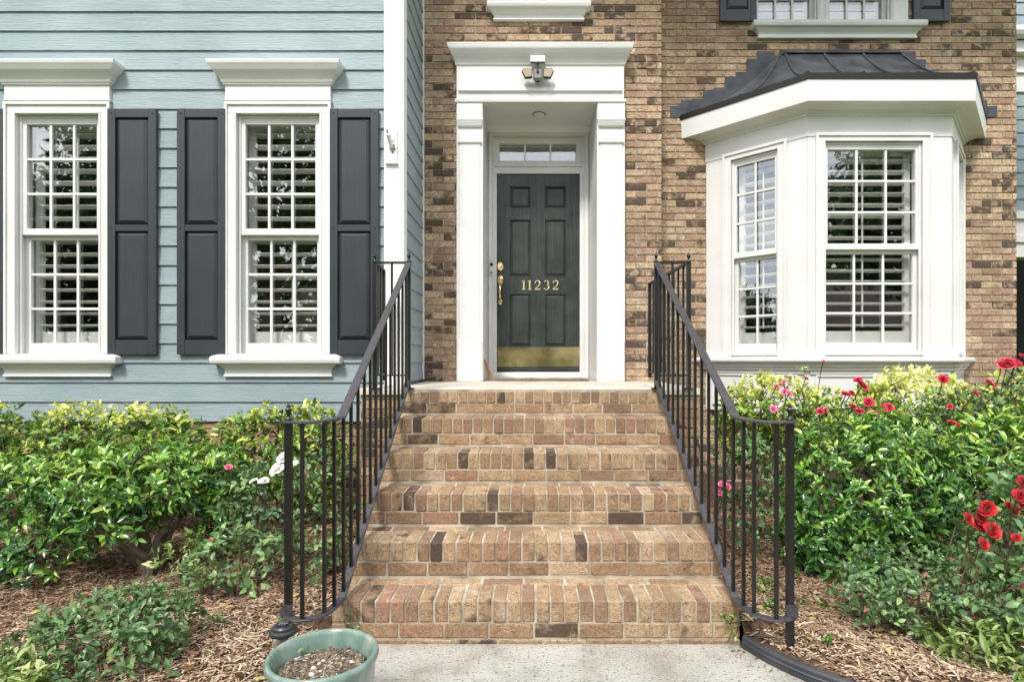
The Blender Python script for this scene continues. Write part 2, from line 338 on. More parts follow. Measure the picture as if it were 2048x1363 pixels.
def whorls(centres, outs, n, size, wr, spread=(35, 80), jit=.012):
    C = np.repeat(centres, n, 0); O = unit(np.repeat(outs, n, 0)); N = len(C)
    a = unit(np.cross(O, np.array([.31, .2, .93]))); b = np.cross(O, a)
    th = rng.uniform(0, 2*np.pi, N); sp = np.radians(rng.uniform(spread[0], spread[1], N))
    rad = a*np.cos(th)[:, None]+b*np.sin(th)[:, None]
    d = O*np.cos(sp)[:, None]+rad*np.sin(sp)[:, None]; up = unit(O*np.sin(sp)[:, None]-rad*np.cos(sp)[:, None]+rng.normal(0, .25, (N, 3))+np.array([0, 0, .3]))
    s = size*rng.uniform(.6, 1.15, N)*np.repeat(rng.uniform(.7, 1.2, len(centres)), n)
    pos = C+rng.normal(0, jit, (N, 3))-O*(rng.uniform(0, 1, N)*jit*2)[:, None]
    return pos, d, up, s, np.full(N, wr)*rng.uniform(.85, 1.15, N)

# ------------------------------------------------------------------ ground
def sheet(name, pts, z, material):
    me = bpy.data.meshes.new(name); me.from_pydata([(x, y, z) for x, y in pts], [], [tuple(range(len(pts)))]); me.materials.append(material)
    o = link(name, me); o['kind'] = 'structure'; return o
sheet('lawn', [(-300, -300), (300, -300), (300, 300), (-300, 300)], -.02, M['grass'])
sheet('street', [(-120, -19), (120, -19), (120, -12), (-120, -12)], -.012, M['asphalt'])
# walkway: slab that widens towards the viewer on the right
def wedge_right(n=9):
    P = [(.955, 2.62), (.985, 2.55), (1.02, 2.48), (1.065, 2.41), (1.12, 2.34), (1.20, 2.26), (1.32, 2.17), (1.48, 2.07), (1.7, 1.97)]
    return P
CURB = wedge_right()
mb = MB(); poly = [(-.93, 2.66), (-.95, 2.2), (-.98, 1.2), (-1.0, -11.5), (1.2, -11.5), (1.3, .6), (1.75, 1.9)]+CURB[::-1][1:]+[(.94, 2.66)]
mb.loft([[(x, y, -.1) for x, y in poly], [(x, y, 0) for x, y in poly]])
w = mb.obj('walkway', M['concrete']); w['kind'] = 'structure'
# garden beds (uneven mulch surface)
def bedheight(x, y):
    h = (.008 if x > 0 else 0)+.095+.02*math.sin(x*3.1+y*1.7)+.014*math.sin(x*7.3-y*5.1)
    if x > 0 and y < 2.62:
        w = max(0, min(1, 1-(x-curb_x(y))/.22)); h = h*(1-w)+.054*w
    if x < 0: h -= .075*max(0, min(1, (x+1.12)/.20)) if y < 2.7 else 0
    return h
def curb_x(y):
    for (xa, ya), (xb, yb) in zip(CURB[:-1], CURB[1:]):
        if yb <= y <= ya: return xa+(xb-xa)*(ya-y)/(ya-yb)
    return .95 if y > 2.6 else 1.7+(1.97-y)*2
def bed(xa, xb, y0, y1, n=170, m=110):
    V = []; Fc = []
    for j in range(m+1):
        y = y0+(y1-y0)*j/m; a, b = xa(y), xb(y)
        for i in range(n+1):
            t = i/n; x = a+(b-a)*(t**1.6 if a > 0 else 1-(1-t)**1.6); e = (x-a if a > 0 else b-x)
            V.append((x, y, bedheight(x, y)+rnd.uniform(-.006, .006)*(e > .05)))
    for j in range(m):
        for i in range(n): k = j*(n+1)+i; Fc.append((k, k+1, k+n+2, k+n+1))
    me = bpy.data.meshes.new('garden_bed'); me.from_pydata(V, [], Fc); me.materials.append(M['soil'])
    o = link('garden_bed', me); o['kind'] = 'structure'; return o
in_left = lambda x, y: x < -.94 or (y > 2.68 and x < -.90)
in_right = lambda x, y: x > curb_x(y)+(.035 if y < 2.6 else .02)
bed(lambda y: -6, lambda y: -.935 if y < 2.66 else -.906, .9, 4.72); bed(lambda y: curb_x(y)+.001 if y < 2.62 else .958, lambda y: 6.5, 1.95, 6.2)
def chips(name, n, x0, x1, y0, y1, inside, hfun, L0, L1, material, label, lift=.012, parent=None):
    P = []
    while len(P) < n:
        x = rnd.uniform(x0, x1); y = y0+(y1-y0)*rnd.random()**1.35
        if inside(x, y): P.append((x, y, hfun(x, y)))
    P = np.array(P); P[:, 2] += rng.uniform(0, lift, n)
    th = rng.uniform(0, np.pi, n); tilt = rng.normal(0, .22, n); ln = rng.uniform(L0, L1, n)*rng.choice([.5, 1, 1.5], n, p=[.45, .4, .15]); wd = rng.uniform(.003, .009, n)*(1 if parent is None else 1.3)
    Y = np.stack([np.cos(th)*np.cos(tilt), np.sin(th)*np.cos(tilt), np.sin(tilt)], 1); X = unit(np.cross(Y, np.array([0, 0, 1.])+rng.normal(0, .35, (n, 3)))); Z = np.cross(X, Y)
    tv = [(-.5, -.5, 0), (.5, -.42, 0), (.4, .5, 0), (-.4, .44, 0), (-.35, -.35, .5), (.3, -.4, .5), (.3, .35, .5), (-.3, .4, .5)]
    tf = [(4, 5, 6, 7), (0, 1, 5, 4), (1, 2, 6, 5), (2, 3, 7, 6), (3, 0, 4, 7)]
    me = np_mesh(name, tv, tf, P, X*wd[:, None], Y*ln[:, None], Z*.006, np.clip(rng.beta(1.5, 2.0, n)+.13*np.sin(P[:, 0]*4.1+1.3*np.sin(P[:, 1]*5))*np.sin(P[:, 1]*3.7+P[:, 0])+(.22*np.clip((3.0-P[:, 1])/1.0, 0, 1) if parent is None else 0), 0, 1), material)
    o = link(name, me, parent); o['kind'] = 'stuff'
    if parent is None: o['label'] = label; o['category'] = 'mulch'
    return o
chips('mulch_chips', 38000, -3.6, -.90, 1.75, 4.7, in_left, bedheight, .02, .06, M['chip'], 'shredded brown wood mulch covering the bed under the blue wing')
chips('mulch_chips', 46000, .93, 4.0, 1.95, 5.0, in_right, bedheight, .02, .06, M['chip'], 'shredded tan wood mulch covering the bed before the bay window')

def fallen(n, x0, x1, y0, y1, inside, label):
    P = []
    while len(P) < n:
        x, y = rnd.uniform(x0, x1), rnd.uniform(y0, y1)
        if inside(x, y): P.append((x, y, bedheight(x, y)+.022))
    P = np.array(P); th = rng.uniform(0, 6.28, n); d = np.stack([np.cos(th), np.sin(th), rng.normal(0, .2, n)], 1); up = unit(rng.normal(0, .3, (n, 3))+np.array([0, 0, 1.]))
    o = link('fallen_leaves', np_mesh('fallen_leaves', LEAFV, LEAFF, P, *leaf_axes(d, up, rng.uniform(.02, .05, n), rng.uniform(.4, .7, n)), rng.random(n), M['dry'])); o['kind'] = 'stuff'; o['label'] = label; o['category'] = 'fallen leaves'
def spilled(n):
    P = []
    while len(P) < n:
        y = rnd.uniform(1.9, 2.6); P.append((curb_x(y)-abs(rnd.gauss(0, .05))-.01, y, .002) if rnd.random() < .5 else (-.93+abs(rnd.gauss(0, .05)), rnd.uniform(2.0, 2.64), .002))
    P = np.array(P); th = rng.uniform(0, 6.28, n); Y = np.stack([np.cos(th), np.sin(th), np.zeros(n)], 1); X = np.stack([-Y[:, 1], Y[:, 0], Y[:, 2]], 1); Z = np.tile([0, 0, .004], (n, 1))
    o = link('spilled_chips', np_mesh('spilled_chips', [(-.5, -.5, 0), (.5, -.5, 0), (.5, .5, 0), (-.5, .5, 0), (-.3, -.4, 1), (.3, -.4, 1), (.3, .4, 1), (-.3, .4, 1)], [(4, 5, 6, 7), (0, 1, 5, 4), (1, 2, 6, 5), (2, 3, 7, 6), (3, 0, 4, 7)], P, X*.004, Y*rng.uniform(.008, .035, n)[:, None], Z, rng.random(n), M['chip'])); o['kind'] = 'stuff'; o['label'] = 'loose mulch chips spilled on the edges of the concrete walk'; o['category'] = 'mulch'
spilled(70)
fallen(420, -3.4, -.93, 1.8, 4.6, in_left, 'dry tan and yellow leaves fallen on the mulch before the blue wing')
fallen(380, .95, 4.2, 2.0, 5.0, in_right, 'dry tan and yellow leaves fallen on the mulch before the bay')
# ------------------------------------------------------------------ bricks
def brick_mesh(name, w, h, d, c=.004, material=None):
    """front face toward -Y, centre at origin of front plane; chamfered front"""
    x, z = w/2, h/2
    V = [(-x, d, -z), (x, d, -z), (x, d, z), (-x, d, z), (-x, c, -z), (x, c, -z), (x, c, z), (-x, c, z), (-x+c, 0, -z+c), (x-c, 0, -z+c), (x-c, 0, z-c), (-x+c, 0, z-c)]
    Fq = [(0, 3, 2, 1), (0, 1, 5, 4), (1, 2, 6, 5), (2, 3, 7, 6), (3, 0, 4, 7), (4, 5, 9, 8), (5, 6, 10, 9), (6, 7, 11, 10), (7, 4, 8, 11), (8, 9, 10, 11)]
    me = bpy.data.meshes.new(name); me.from_pydata(V, [], Fq)
    if material: me.materials.append(material)
    return me, V, Fq
BL, BH, CH = .193, .0575, .0677
WB_mesh, WBV, WBF = brick_mesh('brick', BL, BH, .06, .0025, M['brick'])
def rcol(pdark=.19):
    g = rnd.uniform(.34, .50) if rnd.random() < pdark else (rnd.uniform(.16, .27) if rnd.random() < .25 else rnd.uniform(0, .13))
    return (rnd.random(), g, rnd.random(), 1)
def layout(u0, u1, v0, v1, holes, bond=.203, stagger=.5, ends=True):
    out = []; nrow = int(math.ceil((v1-v0)/CH-1e-6))
    for r in range(nrow):
        a = v0+r*CH; b = min(a+BH, v1)
        if b-a < .02: continue
        mid = (a+b)/2; cuts = [(p, q) for (p, q, s, t) in holes if s < mid < t]
        x = u0-(bond*stagger if r % 2 else 0)
        while x < u1:
            segs = [(max(x, u0), min(x+BL, u1))]
            for p, q in cuts:
                ns = []
                for s0, s1 in segs:
                    if q <= s0 or p >= s1: ns.append((s0, s1)); continue
                    if s0 < p: ns.append((s0, p))
                    if s1 > q: ns.append((q, s1))
                segs = ns
            for s0, s1 in segs:
                if s1-s0 > .02: out.append(((s0+s1)/2, (a+b)/2, s1-s0, b-a))
            x += bond
    return out
def put_bricks(pieces, parent, Yp, mesh=None, L=BL, H=BH, pd=.12, name='brick'):
    for (u, v, w, h) in pieces:
        m4 = Matrix.Translation((u, Yp-rnd.uniform(0, .003), v)) @ Matrix.Rotation(rnd.gauss(0, .0035), 4, 'Y') @ Matrix.Rotation(rnd.gauss(0, .006), 4, 'Z') @ Matrix.Diagonal((w/L, 1, h/H*rnd.uniform(.97, 1.01), 1))
        o = link(name, mesh or WB_mesh, parent, m4); o.color = rcol(pd)
def stuff_bricks(pieces, parent, frame, V=WBV, Fc=WBF, L=BL, H=BH, material=None, pd=.17, name='brick_courses'):
    """frame: (O, U, Nrm) -> merged bricks on a plane"""
    if not pieces: return None
    n = len(pieces); O, U, Nn = [np.array(q, float) for q in frame]
    P = np.array([[u, v, w, h] for u, v, w, h in pieces]); Zv = np.array([0, 0, 1.])
    pos = O+P[:, :1]*U+P[:, 1:2]*Zv+rng.uniform(0, .003, (n, 1))*Nn
    X = U[None]*(P[:, 2:3]/L); Y = np.repeat(-Nn[None], n, 0); Z = Zv[None]*(P[:, 3:4]/H)
    cols = np.array([rcol(pd)[:3] for _ in range(n)])
    me = np_mesh(name, V, Fc, pos, X, Y, Z, cols, material or M['brick_s'])
    o = link(name, me, parent); o['kind'] = 'stuff'; return o
def holed(mb, u0, u1, v0, v1, holes, n0, n1, fr):
    vs = sorted({v0, v1, *[min(max(h[k], v0), v1) for h in holes for k in (2, 3)]})
    for a, b in zip(vs[:-1], vs[1:]):
        if b-a < 1e-4: continue
        mid = (a+b)/2; segs = [(u0, u1)]
        for p, q, s, t in holes:
            if s < mid < t:
                ns = []
                for s0, s1 in segs:
                    if q <= s0 or p >= s1: ns.append((s0, s1)); continue
                    if s0 < p: ns.append((s0, p))
                    if s1 > q: ns.append((q, s1))
                segs = ns
        for s0, s1 in segs: mb.box(s0, s1, n0, n1, a, b, fr)
def frame(O, U, Nn):
    O, U, Nn = Vector(O), Vector(U), Vector(Nn)
    return lambda u, n, v: O+U*u+Nn*n+Vector((0, 0, v))
def frame_m(O, U, Nn):
    U, Nn = Vector(U), Vector(Nn); m = Matrix.Identity(4)
    m.col[0][:3] = U; m.col[1][:3] = -Nn; m.col[2][:3] = (0, 0, 1); m.col[3][:3] = Vector(O); return m

# ------------------------------------------------------------------ house
YL, YD, YR = 4.70, 5.53, 5.80
house = emp('house', (0, YD, 0), 'house front of tan brick and blue-grey siding with white bay and black door', 'house')
FL = frame((0, YL, 0), (1, 0, 0), (0, -1, 0)); FD = frame((0, YD, 0), (1, 0, 0), (0, -1, 0)); FR = frame((0, YR, 0), (1, 0, 0), (0, -1, 0))
TOP = 6.0
E = lambda z: EYE+z

def hbox(name, material, u0, u1, n0, n1, v0, v1, fr, parent=house, bevel=0):
    m = MB(); m.box(u0, u1, n0, n1, v0, v1, fr); return m.obj(name, material, parent, bevel=bevel)
def crownstack(uc, prof, back, fr):
    """prof: list of (v, halfwidth, n)"""
    m = MB(); m.loft([[fr(uc-h, back, v), fr(uc+h, back, v), fr(uc+h, n, v), fr(uc-h, n, v)] for v, h, n in prof]); return m
def window(parent, fr, fm, uc, ow, v0, v1, vm, cols, rows=3, cw=.083, proud=.035, stile=.055, top=.075, bot=.075, cas_top=.083, louver=True, lamp_rod=.12, name='window', cb=0.0, rod=True, tilt=-8):
    """double hung window; opening ow wide between casings, from v0 to v1, meeting rail at vm"""
    h = ow/2
    m = MB()
    for s in (-1, 1):
        a, b = sorted((s*h, s*(h+cw))); m.box(uc+a, uc+b, -.02, proud, v0-cb, v1, fr)
        a, b = sorted((s*(h+cw-.018), s*(h+cw+.006))); m.box(uc+a, uc+b, proud, proud+.014, v0-cb, v1+cas_top-.018, fr)
        a, b = sorted((s*(h-.003), s*(h+.012))); m.box(uc+a, uc+b, proud, proud+.006, v0-cb, v1+.012, fr)
    m.box(uc-h-cw, uc+h+cw, -.02, proud, v1, v1+cas_top, fr)
    m.box(uc-h-cw-.006, uc+h+cw+.006, proud, proud+.014, v1+cas_top-.018, v1+cas_top+.006, fr)
    m.box(uc-h-.003, uc+h+.003, proud, proud+.006, v1-.003, v1+.012, fr)
    # jamb liners
    for s in (-1, 1):
        a, b = sorted((s*(h-.004), s*(h+.02))); m.box(uc+a, uc+b, -.13, -.02, v0-.02, v1+.02, fr)
        a, b = sorted((s*(h-.022), s*(h-.004))); m.box(uc+a, uc+b, -.012, .0, v0, v1-.02, fr)
    m.box(uc-h-.02, uc+h+.02, -.13, -.02, v1-.004, v1+.02, fr); m.box(uc-h, uc+h, -.013, -.001, v1-.022, v1-.004, fr)
    m.box(uc-h-.02, uc+h+.02, -.13, proud+.002, v0-.03, v0, fr)
    win = m.obj(name, M['white'], parent, bevel=.002)
    def sash(a0, a1, nf, tp, bt, nm):
        q = MB(); d = .034
        q.box(uc-h+.005, uc-h+stile, nf-d, nf, a0, a1, fr); q.box(uc+h-stile, uc+h-.005, nf-d, nf, a0, a1, fr)
        q.box(uc-h+stile, uc+h-stile, nf-d, nf, a1-tp, a1, fr); q.box(uc-h+stile, uc+h-stile, nf-d, nf, a0, a0+bt, fr)
        q.obj(nm, M['white'], win, bevel=.0025)
        g0, g1, b0, b1 = uc-h+stile, uc+h-stile, a0+bt, a1-tp
        q = MB(); mw = .020; q2 = MB()
        for i in range(1, cols):
            x = g0+(g1-g0)*i/cols; q.box(x-mw/2, x+mw/2, nf-.024, nf-.006, b0, b1, fr)
        for i in range(1, rows):
            z = b0+(b1-b0)*i/rows; q.box(g0, g1, nf-.023, nf-.005, z-mw/2, z+mw/2, fr)
        q.obj('muntin_grid', M['white'], win, bevel=.002)
        pw, ph = (g1-g0)/cols, (b1-b0)/rows
        key = ('pane', round(pw, 4), round(ph, 4))
        if key not in CACHE:
            r = MB(); r.box(-pw/2, pw/2, 0, .004, -ph/2, ph/2); CACHE[key] = r.mesh('pane', M['glass'])
        for i in range(cols):
            for j in range(rows):
                link('pane', CACHE[key], win, fm @ Matrix.Translation((g0+pw*(i+.5), -(nf-.027), b0+ph*(j+.5))))
    sash(vm, v1-.004, -.012, top, .052, 'upper_sash'); sash(v0, vm+.012, -.052, .045, bot, 'lower_sash')
    if louver:
        gw = ow-2*stile; lw = gw-.055; n = -.148
        q = MB()
        for s in (-1, 1):
            a, b = sorted((s*(gw/2+.03), s*(lw/2))); q.box(uc+a, uc+b, n-.014, n+.014, v0+.02, v1-.02, fr)
        q.box(uc-lw/2, uc+lw/2, n-.014, n+.014, v0+.02, v0+.185, fr); q.box(uc-lw/2, uc+lw/2, n-.014, n+.014, v1-.085, v1-.02, fr)
        q.obj('louver_frame', M['cream'], win)
        key = ('louver', round(lw, 3))
        if key not in CACHE:
            r = MB(); W = .088; pr = [(-W/2, .0025), (-W/3, .006), (W/3, .006), (W/2, .0025), (W/2, -.0025), (W/3, -.006), (-W/3, -.006), (-W/2, -.0025)]
            r.loft([[(x, y, z) for y, z in pr] for x in (-lw/2, lw/2)]); CACHE[key] = r.mesh('louver', M['cream'])
        z = v0+.235
        while z < v1-.10:
            link('louver', CACHE[key], win, fm @ Matrix.Translation((uc, -n, z)) @ Matrix.Rotation(R(tilt), 4, 'X')); z += .0985
        if rod:
            q = MB(); q.box(uc+lamp_rod*lw, uc+lamp_rod*lw+.012, n+.047, n+.058, v0+.22, v1-.14, fr); q.obj('tilt_rod', M['cream'], win)
    return win
CACHE = {}
# --- blue wing: openings
W1C, W2C = PX(121, YL), PX(559.5, YL); W3C = 2*W1C-W2C
OW, WV0, WV1, WVM = .675, E(.045), E(1.970), E(1.005)
lh = [(c-OW/2-.02, c+OW/2+.02, WV0-.02, WV1+.02) for c in (W1C, W2C, W3C)]
XC = -1.024                      # outside corner of the wing
ZS = E(-.496)                    # bottom of the siding
m = MB(); holed(m, -6.5, XC-.02, ZS, TOP, lh, -.20, -.004, FL); wingwall = m.obj('siding_wall', M['siding'], house)
EXPO = .1568
def boards(fr, u0, u1, z0, ztop, holes, parent, expo=EXPO, name='siding_board'):
    k = 0; z = z0
    while z < ztop-.02:
        segs = [(u0, u1)]
        z1 = min(z+expo, ztop)
        for p, q, s, t in holes:
            if s < z+expo*.5 < t:
                ns = []
                for a, b in segs:
                    if q <= a or p >= b: ns.append((a, b)); continue
                    if a < p: ns.append((a, p))
                    if b > q: ns.append((q, b))
                segs = ns
        for a, b in segs:
            q = MB(); t = .009
            # clapboard: thick butt at the bottom, thin at the top
            pts = [(a, .012, z), (b, .012, z), (b, .0, z), (a, .0, z), (a, .004, z1+.012), (b, .004, z1+.012), (b, -.002, z1+.012), (a, -.002, z1+.012)]
            pts = [(a, .018, z+rnd.uniform(-.001, .001)), (b, .018, z+rnd.uniform(-.001, .001)), (b, .0055, z), (a, .0055, z), (a, .0045, z1+.006), (b, .0045, z1+.006), (b, -.003, z1+.006), (a, -.003, z1+.006)]
            q.quadbox([fr(*p) for p in pts]); q.obj(name, M['siding'], parent)
        z += expo; k += 1
bh = [(c-OW/2-.08, c+OW/2+.08, WV0-.12, WV1+.4) for c in (W1C, W2C, W3C)]
boards(FL, -6.4, PX(769, YL), ZS, TOP-.02, bh, wingwall)
# corner board
m = MB(); m.box(PX(769, YL)+.002, XC+.012, -.02, .026, ZS-.02, TOP-.02, FL); m.box(XC-.02, XC+.012, -.095, -.021, ZS-.02, TOP-.02, FL)
m.obj('corner_board', M['white_board'], house, bevel=.002)
# side wall of the wing facing +X
FS = frame((XC, YL, 0), (0, 1, 0), (1, 0, 0))
m = MB(); m.box(.205, YD-YL+.3, -.2, -.004, E(-.20), TOP, FS); sidew = m.obj('siding_wall', M['siding'], house)
boards(FS, .097, YD-YL-.034, E(-.182), TOP-.02, [], sidew)
m = MB(); m.box(YD-YL-.034, YD-YL-.004, -.003, .024, E(-.19), TOP-.02, FS); m.obj('corner_trim', M['white'], house, bevel=.003)
# foundation under the wing
m = MB(); m.box(-6.5, XC-.012, -.2, -.012, -.05, ZS-.008, FL); fw = m.obj('foundation_wall', M['mortar'], house)
stuff_bricks(layout(-6.4, XC-.01, 0, ZS-.015, []), fw, ((0, YL+.004, 0), (1, 0, 0), (0, -1, 0)), material=M['sbrick_s'], pd=.2)
m = MB(); m.box(-.0, YD-YL+.02, -.1, -.02, -.05, E(-.19), FS); m.obj('foundation_wall', M['mortar'], house)

def head(parent, uc, fr):
    # crown, frieze board and bead over a ground floor window
    z0 = WV1+.083
    crownstack(uc, [(z0+.006, .425, .036), (z0+.016, .432, .05), (z0+.024, .425, .04), (z0+.024, .42, .038), (z0+.135, .42, .038), (z0+.14, .432, .05), (z0+.152, .435, .055),
        (z0+.156, .442, .06), (z0+.175, .448, .067), (z0+.20, .462, .085), (z0+.232, .492, .112), (z0+.262, .512, .128), (z0+.272, .518, .134), (z0+.292, .522, .138), (z0+.300, .522, .138)], -.004, fr).obj('head_crown', M['white'], parent)
def sill(parent, uc, hw, zt, fr, ap=.43, aph=.10, back=-.004):
    crownstack(uc, [(zt-.078, hw-.012, .085), (zt-.070, hw-.002, .098), (zt-.045, hw, .104), (zt-.022, hw-.002, .100), (zt-.012, hw-.014, .088), (zt, hw-.05, .05)], back, fr).obj('sill', M['white'], parent, bevel=.002)
    z = zt-.078
    crownstack(uc, [(z-aph, ap, .040), (z-aph+.014, ap, .040), (z-aph+.018, ap-.006, .032), (z-.045, ap-.006, .034), (z-.03, ap+.004, .045), (z-.012, ap+.022, .066), (z-.001, ap+.03, .075)], back, fr).obj('sill_apron', M['white'], parent)
I4 = Matrix.Identity(4)
FML = frame_m((0, YL, 0), (1, 0, 0), (0, -1, 0)); FMR = frame_m((0, YR, 0), (1, 0, 0), (0, -1, 0)); FMD = frame_m((0, YD, 0), (1, 0, 0), (0, -1, 0))
for c in (W1C, W2C, W3C):
    w = window(house, FL, FML, c, OW, WV0, WV1, WVM, 3, top=.068, bot=.088)
    head(w, c, FL); sill(w, c, .515, WV0-.003, FL, ap=.432)
def shutter(parent, fr, uc, v0, v1, w=.388, mid=None):
    q = MB(); t0, t1 = .019, .052; s = .062; h = w/2; tp = .07; bt = .115
    mid = mid if mid is not None else v0+(v1-v0)*.515
    q.box(uc-h, uc-h+s, t0, t1, v0, v1, fr); q.box(uc+h-s, uc+h, t0, t1, v0, v1, fr)
    for a, b in ((v0, v0+bt), (mid-.026, mid+.026), (v1-tp, v1)): q.box(uc-h+s, uc+h-s, t0, t1-.003, a, b, fr)
    q.box(uc-h+s, uc+h-s, t0, t0+.006, v0+bt, v1-tp, fr)
    sh = q.obj('shutter', M['shutter'], parent, bevel=.002)
    for a, b in ((v0+bt, mid-.026), (mid+.026, v1-tp)):
        q = MB(); i = .006; e = .038
        q.loft([[fr(uc-h+s+i, t0+.0065, a+i), fr(uc+h-s-i, t0+.0065, a+i), fr(uc+h-s-i, t0+.0065, b-i), fr(uc-h+s+i, t0+.0065, b-i)],
                [fr(uc-h+s+i+.006, t0+.014, a+i+.006), fr(uc+h-s-i-.006, t0+.014, a+i+.006), fr(uc+h-s-i-.006, t0+.014, b-i-.006), fr(uc-h+s+i+.006, t0+.014, b-i-.006)],
                [fr(uc-h+s+e, t0+.031, a+e*.9), fr(uc+h-s-e, t0+.031, a+e*.9), fr(uc+h-s-e, t0+.031, b-e*.9), fr(uc-h+s+e, t0+.031, b-e*.9)]])
        q.obj('raised_panel', M['shutter'], sh)
    q = MB()
    for s2 in (-1, 1):
        for v in (v0+.075, mid, v1-.035):
            q.tube([fr(uc+s2*(h-.028), t1-.001, v), fr(uc+s2*(h-.028), t1+.004, v)], [.008, .006], 8)
    q.obj('mounting_screws', M['shutter'], sh)
    return sh
for px in (266.5, 405, 709.5, -38): shutter(house, FL, PX(px, YL-.03), E(.040), E(2.0))

# --- brick body, door section
surr = (-.66, .86, E(-.22), E(2.90)); XE = PX(1323, YD)
usill = (PX(973, YD), PX(1182, YD))
m = MB(); holed(m, XC-.05, XE-.007, 0, TOP, [surr], -.22, -.007, FD); bw = m.obj('brick_wall', M['mortar'], house)
wc = (usill[0]+usill[1])/2
pieces = layout(XC+.004, XE, E(-.206)-CH*.25, E(3.75), [(surr[0]-.01, surr[1]+.01, surr[2]-1, surr[3]), (wc-.36, wc+.36, E(3.3), 9)])
vis = [p for p in pieces if p[1] < E(3.45)]; rest = [p for p in pieces if p[1] >= E(3.45)]
vis.sort(key=lambda p: -p[2]*p[3]); rest += vis[285:]; vis = vis[:285]
put_bricks(vis, bw, YD, pd=.25)
stuff_bricks(rest+layout(XC+.004, XE, E(3.75)-.001, TOP, [(wc-.36, wc+.36, E(3.3), 9)]), bw, ((0, YD, 0), (1, 0, 0), (0, -1, 0)))
# return of the projecting section
m = MB(); m.box(.06, YR-YD+.1, -.15, -.007, 0, TOP, frame((XE, YD, 0), (0, 1, 0), (1, 0, 0))); m.obj('brick_return', M['mortar'], house)
stuff_bricks(layout(.064, YR-YD, 0, TOP, []), bw, ((XE, YD, 0), (0, 1, 0), (1, 0, 0)))
# --- brick body, bay section
XW = PX(2033, YR)
BS = 5.12/5.05
A0, B0, C0, D0 = Vector((1.751, YR)), Vector((2.434, 5.12)), Vector((3.702, 5.12)), Vector((4.303, YR))
bayhole = (A0.x+.06, D0.x-.06, E(-.45), E(2.2))
UZ0 = PZ(47, YR)
uh = (PX(1513, YR), PX(1815, YR), UZ0-.05, UZ0+1.5)
m = MB(); holed(m, XE-.1, XW-.007, 0, TOP, [bayhole, uh], -.22, -.007, FR); bw2 = m.obj('brick_wall', M['mortar'], house)
stuff_bricks(layout(XE+.004, XW, E(-.206)-CH*.45-8*CH*2, TOP, [(A0.x+.02, D0.x-.02, bayhole[2], bayhole[3]), (uh[0]-.01, uh[1]+.01, uh[2], uh[3])]), bw2, ((0, YR, 0), (1, 0, 0), (0, -1, 0)))
stuff_bricks(layout(XE+.004, XW, -.02, E(-.206)-CH*.45-8*CH*2, []), bw2, ((0, YR, 0), (1, 0, 0), (0, -1, 0)), pd=.2)
m = MB(); m.box(.07, 3, -.15, -.007, 0, TOP, frame((XW, YR, 0), (0, 1, 0), (1, 0, 0))); m.obj('brick_return', M['mortar'], house)
stuff_bricks(layout(.064, 2.0, 0, TOP, []), bw2, ((XW, YR, 0), (0, 1, 0), (1, 0, 0)))
# roof slab above the frame keeps the rooms dark
hbox('roof_eave', M['white'], -6.8, 5.2, -6, .25, TOP, TOP+.2, FL)
# dark rooms behind the glass
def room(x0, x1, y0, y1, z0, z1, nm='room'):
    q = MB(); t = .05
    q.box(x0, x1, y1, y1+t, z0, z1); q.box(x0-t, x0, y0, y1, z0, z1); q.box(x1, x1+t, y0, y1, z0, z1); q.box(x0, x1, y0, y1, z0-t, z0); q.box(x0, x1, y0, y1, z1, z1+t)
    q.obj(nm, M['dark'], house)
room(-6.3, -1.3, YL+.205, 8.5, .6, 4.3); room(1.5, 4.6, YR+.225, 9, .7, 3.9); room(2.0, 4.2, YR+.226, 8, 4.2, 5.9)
# bay roof ridge etc -------------------------------------------------
def bayring(e, z, ywall=YR-.002, din=0):
    def side(P, Q, nrm):
        a = P+nrm*e; d = Q-P; return a, d
    dl = (B0-A0).normalized(); nl = Vector((dl.y, -dl.x)); dr = (D0-C0).normalized(); nr = Vector((dr.y, -dr.x))
    a = A0+nl*e; yb = B0.y-e
    A = a+dl*((ywall-a.y)/dl.y); B = a+dl*((yb-a.y)/dl.y)
    c = D0+nr*e; Dp = c+dr*((ywall-c.y)/dr.y); Cc = c+dr*((yb-c.y)/dr.y)
    return [(A.x, A.y, z), (B.x, B.y, z), (Cc.x, Cc.y, z), (Dp.x, Dp.y, z)]
def bayloft(name, prof, material, parent, bevel=0):
    q = MB(); q.loft([bayring(e, E(z*BS)) for e, z in prof]); return q.obj(name, material, parent, bevel=bevel)
bay = bayloft('bay_frieze', [(.006, 1.93), (.006, 2.115), (-.05, 2.12)], M['white'], house)
bayloft('bay_cornice', [(.008, 2.10), (.02, 2.105), (.022, 2.12), (.035, 2.124), (.045, 2.14), (.07, 2.152), (.11, 2.165), (.13, 2.182), (.132, 2.20), (.165, 2.2)], M['white'], bay)
bayloft('bay_fascia', [(.155, 2.165), (.172, 2.165), (.176, 2.345), (.1, 2.348)], M['white'], bay)
bayloft('drip_edge', [(.10, 2.349), (.186, 2.346), (.190, 2.392), (.12, 2.396)], M['edge'], bay)
bayloft('bay_sill', [(.07, -.030), (.086, -.026), (.096, -.012), (.096, .006), (.086, .018), (.03, .024)], M['white'], bay)
bayloft('bay_sill_moulding', [(.03, -.095), (.034, -.075), (.052, -.060), (.062, -.0305)], M['white'], bay)
base = bayloft('bay_base', [(.004, -.485), (.004, -.065), (.004, -.0605)], M['white'], bay)
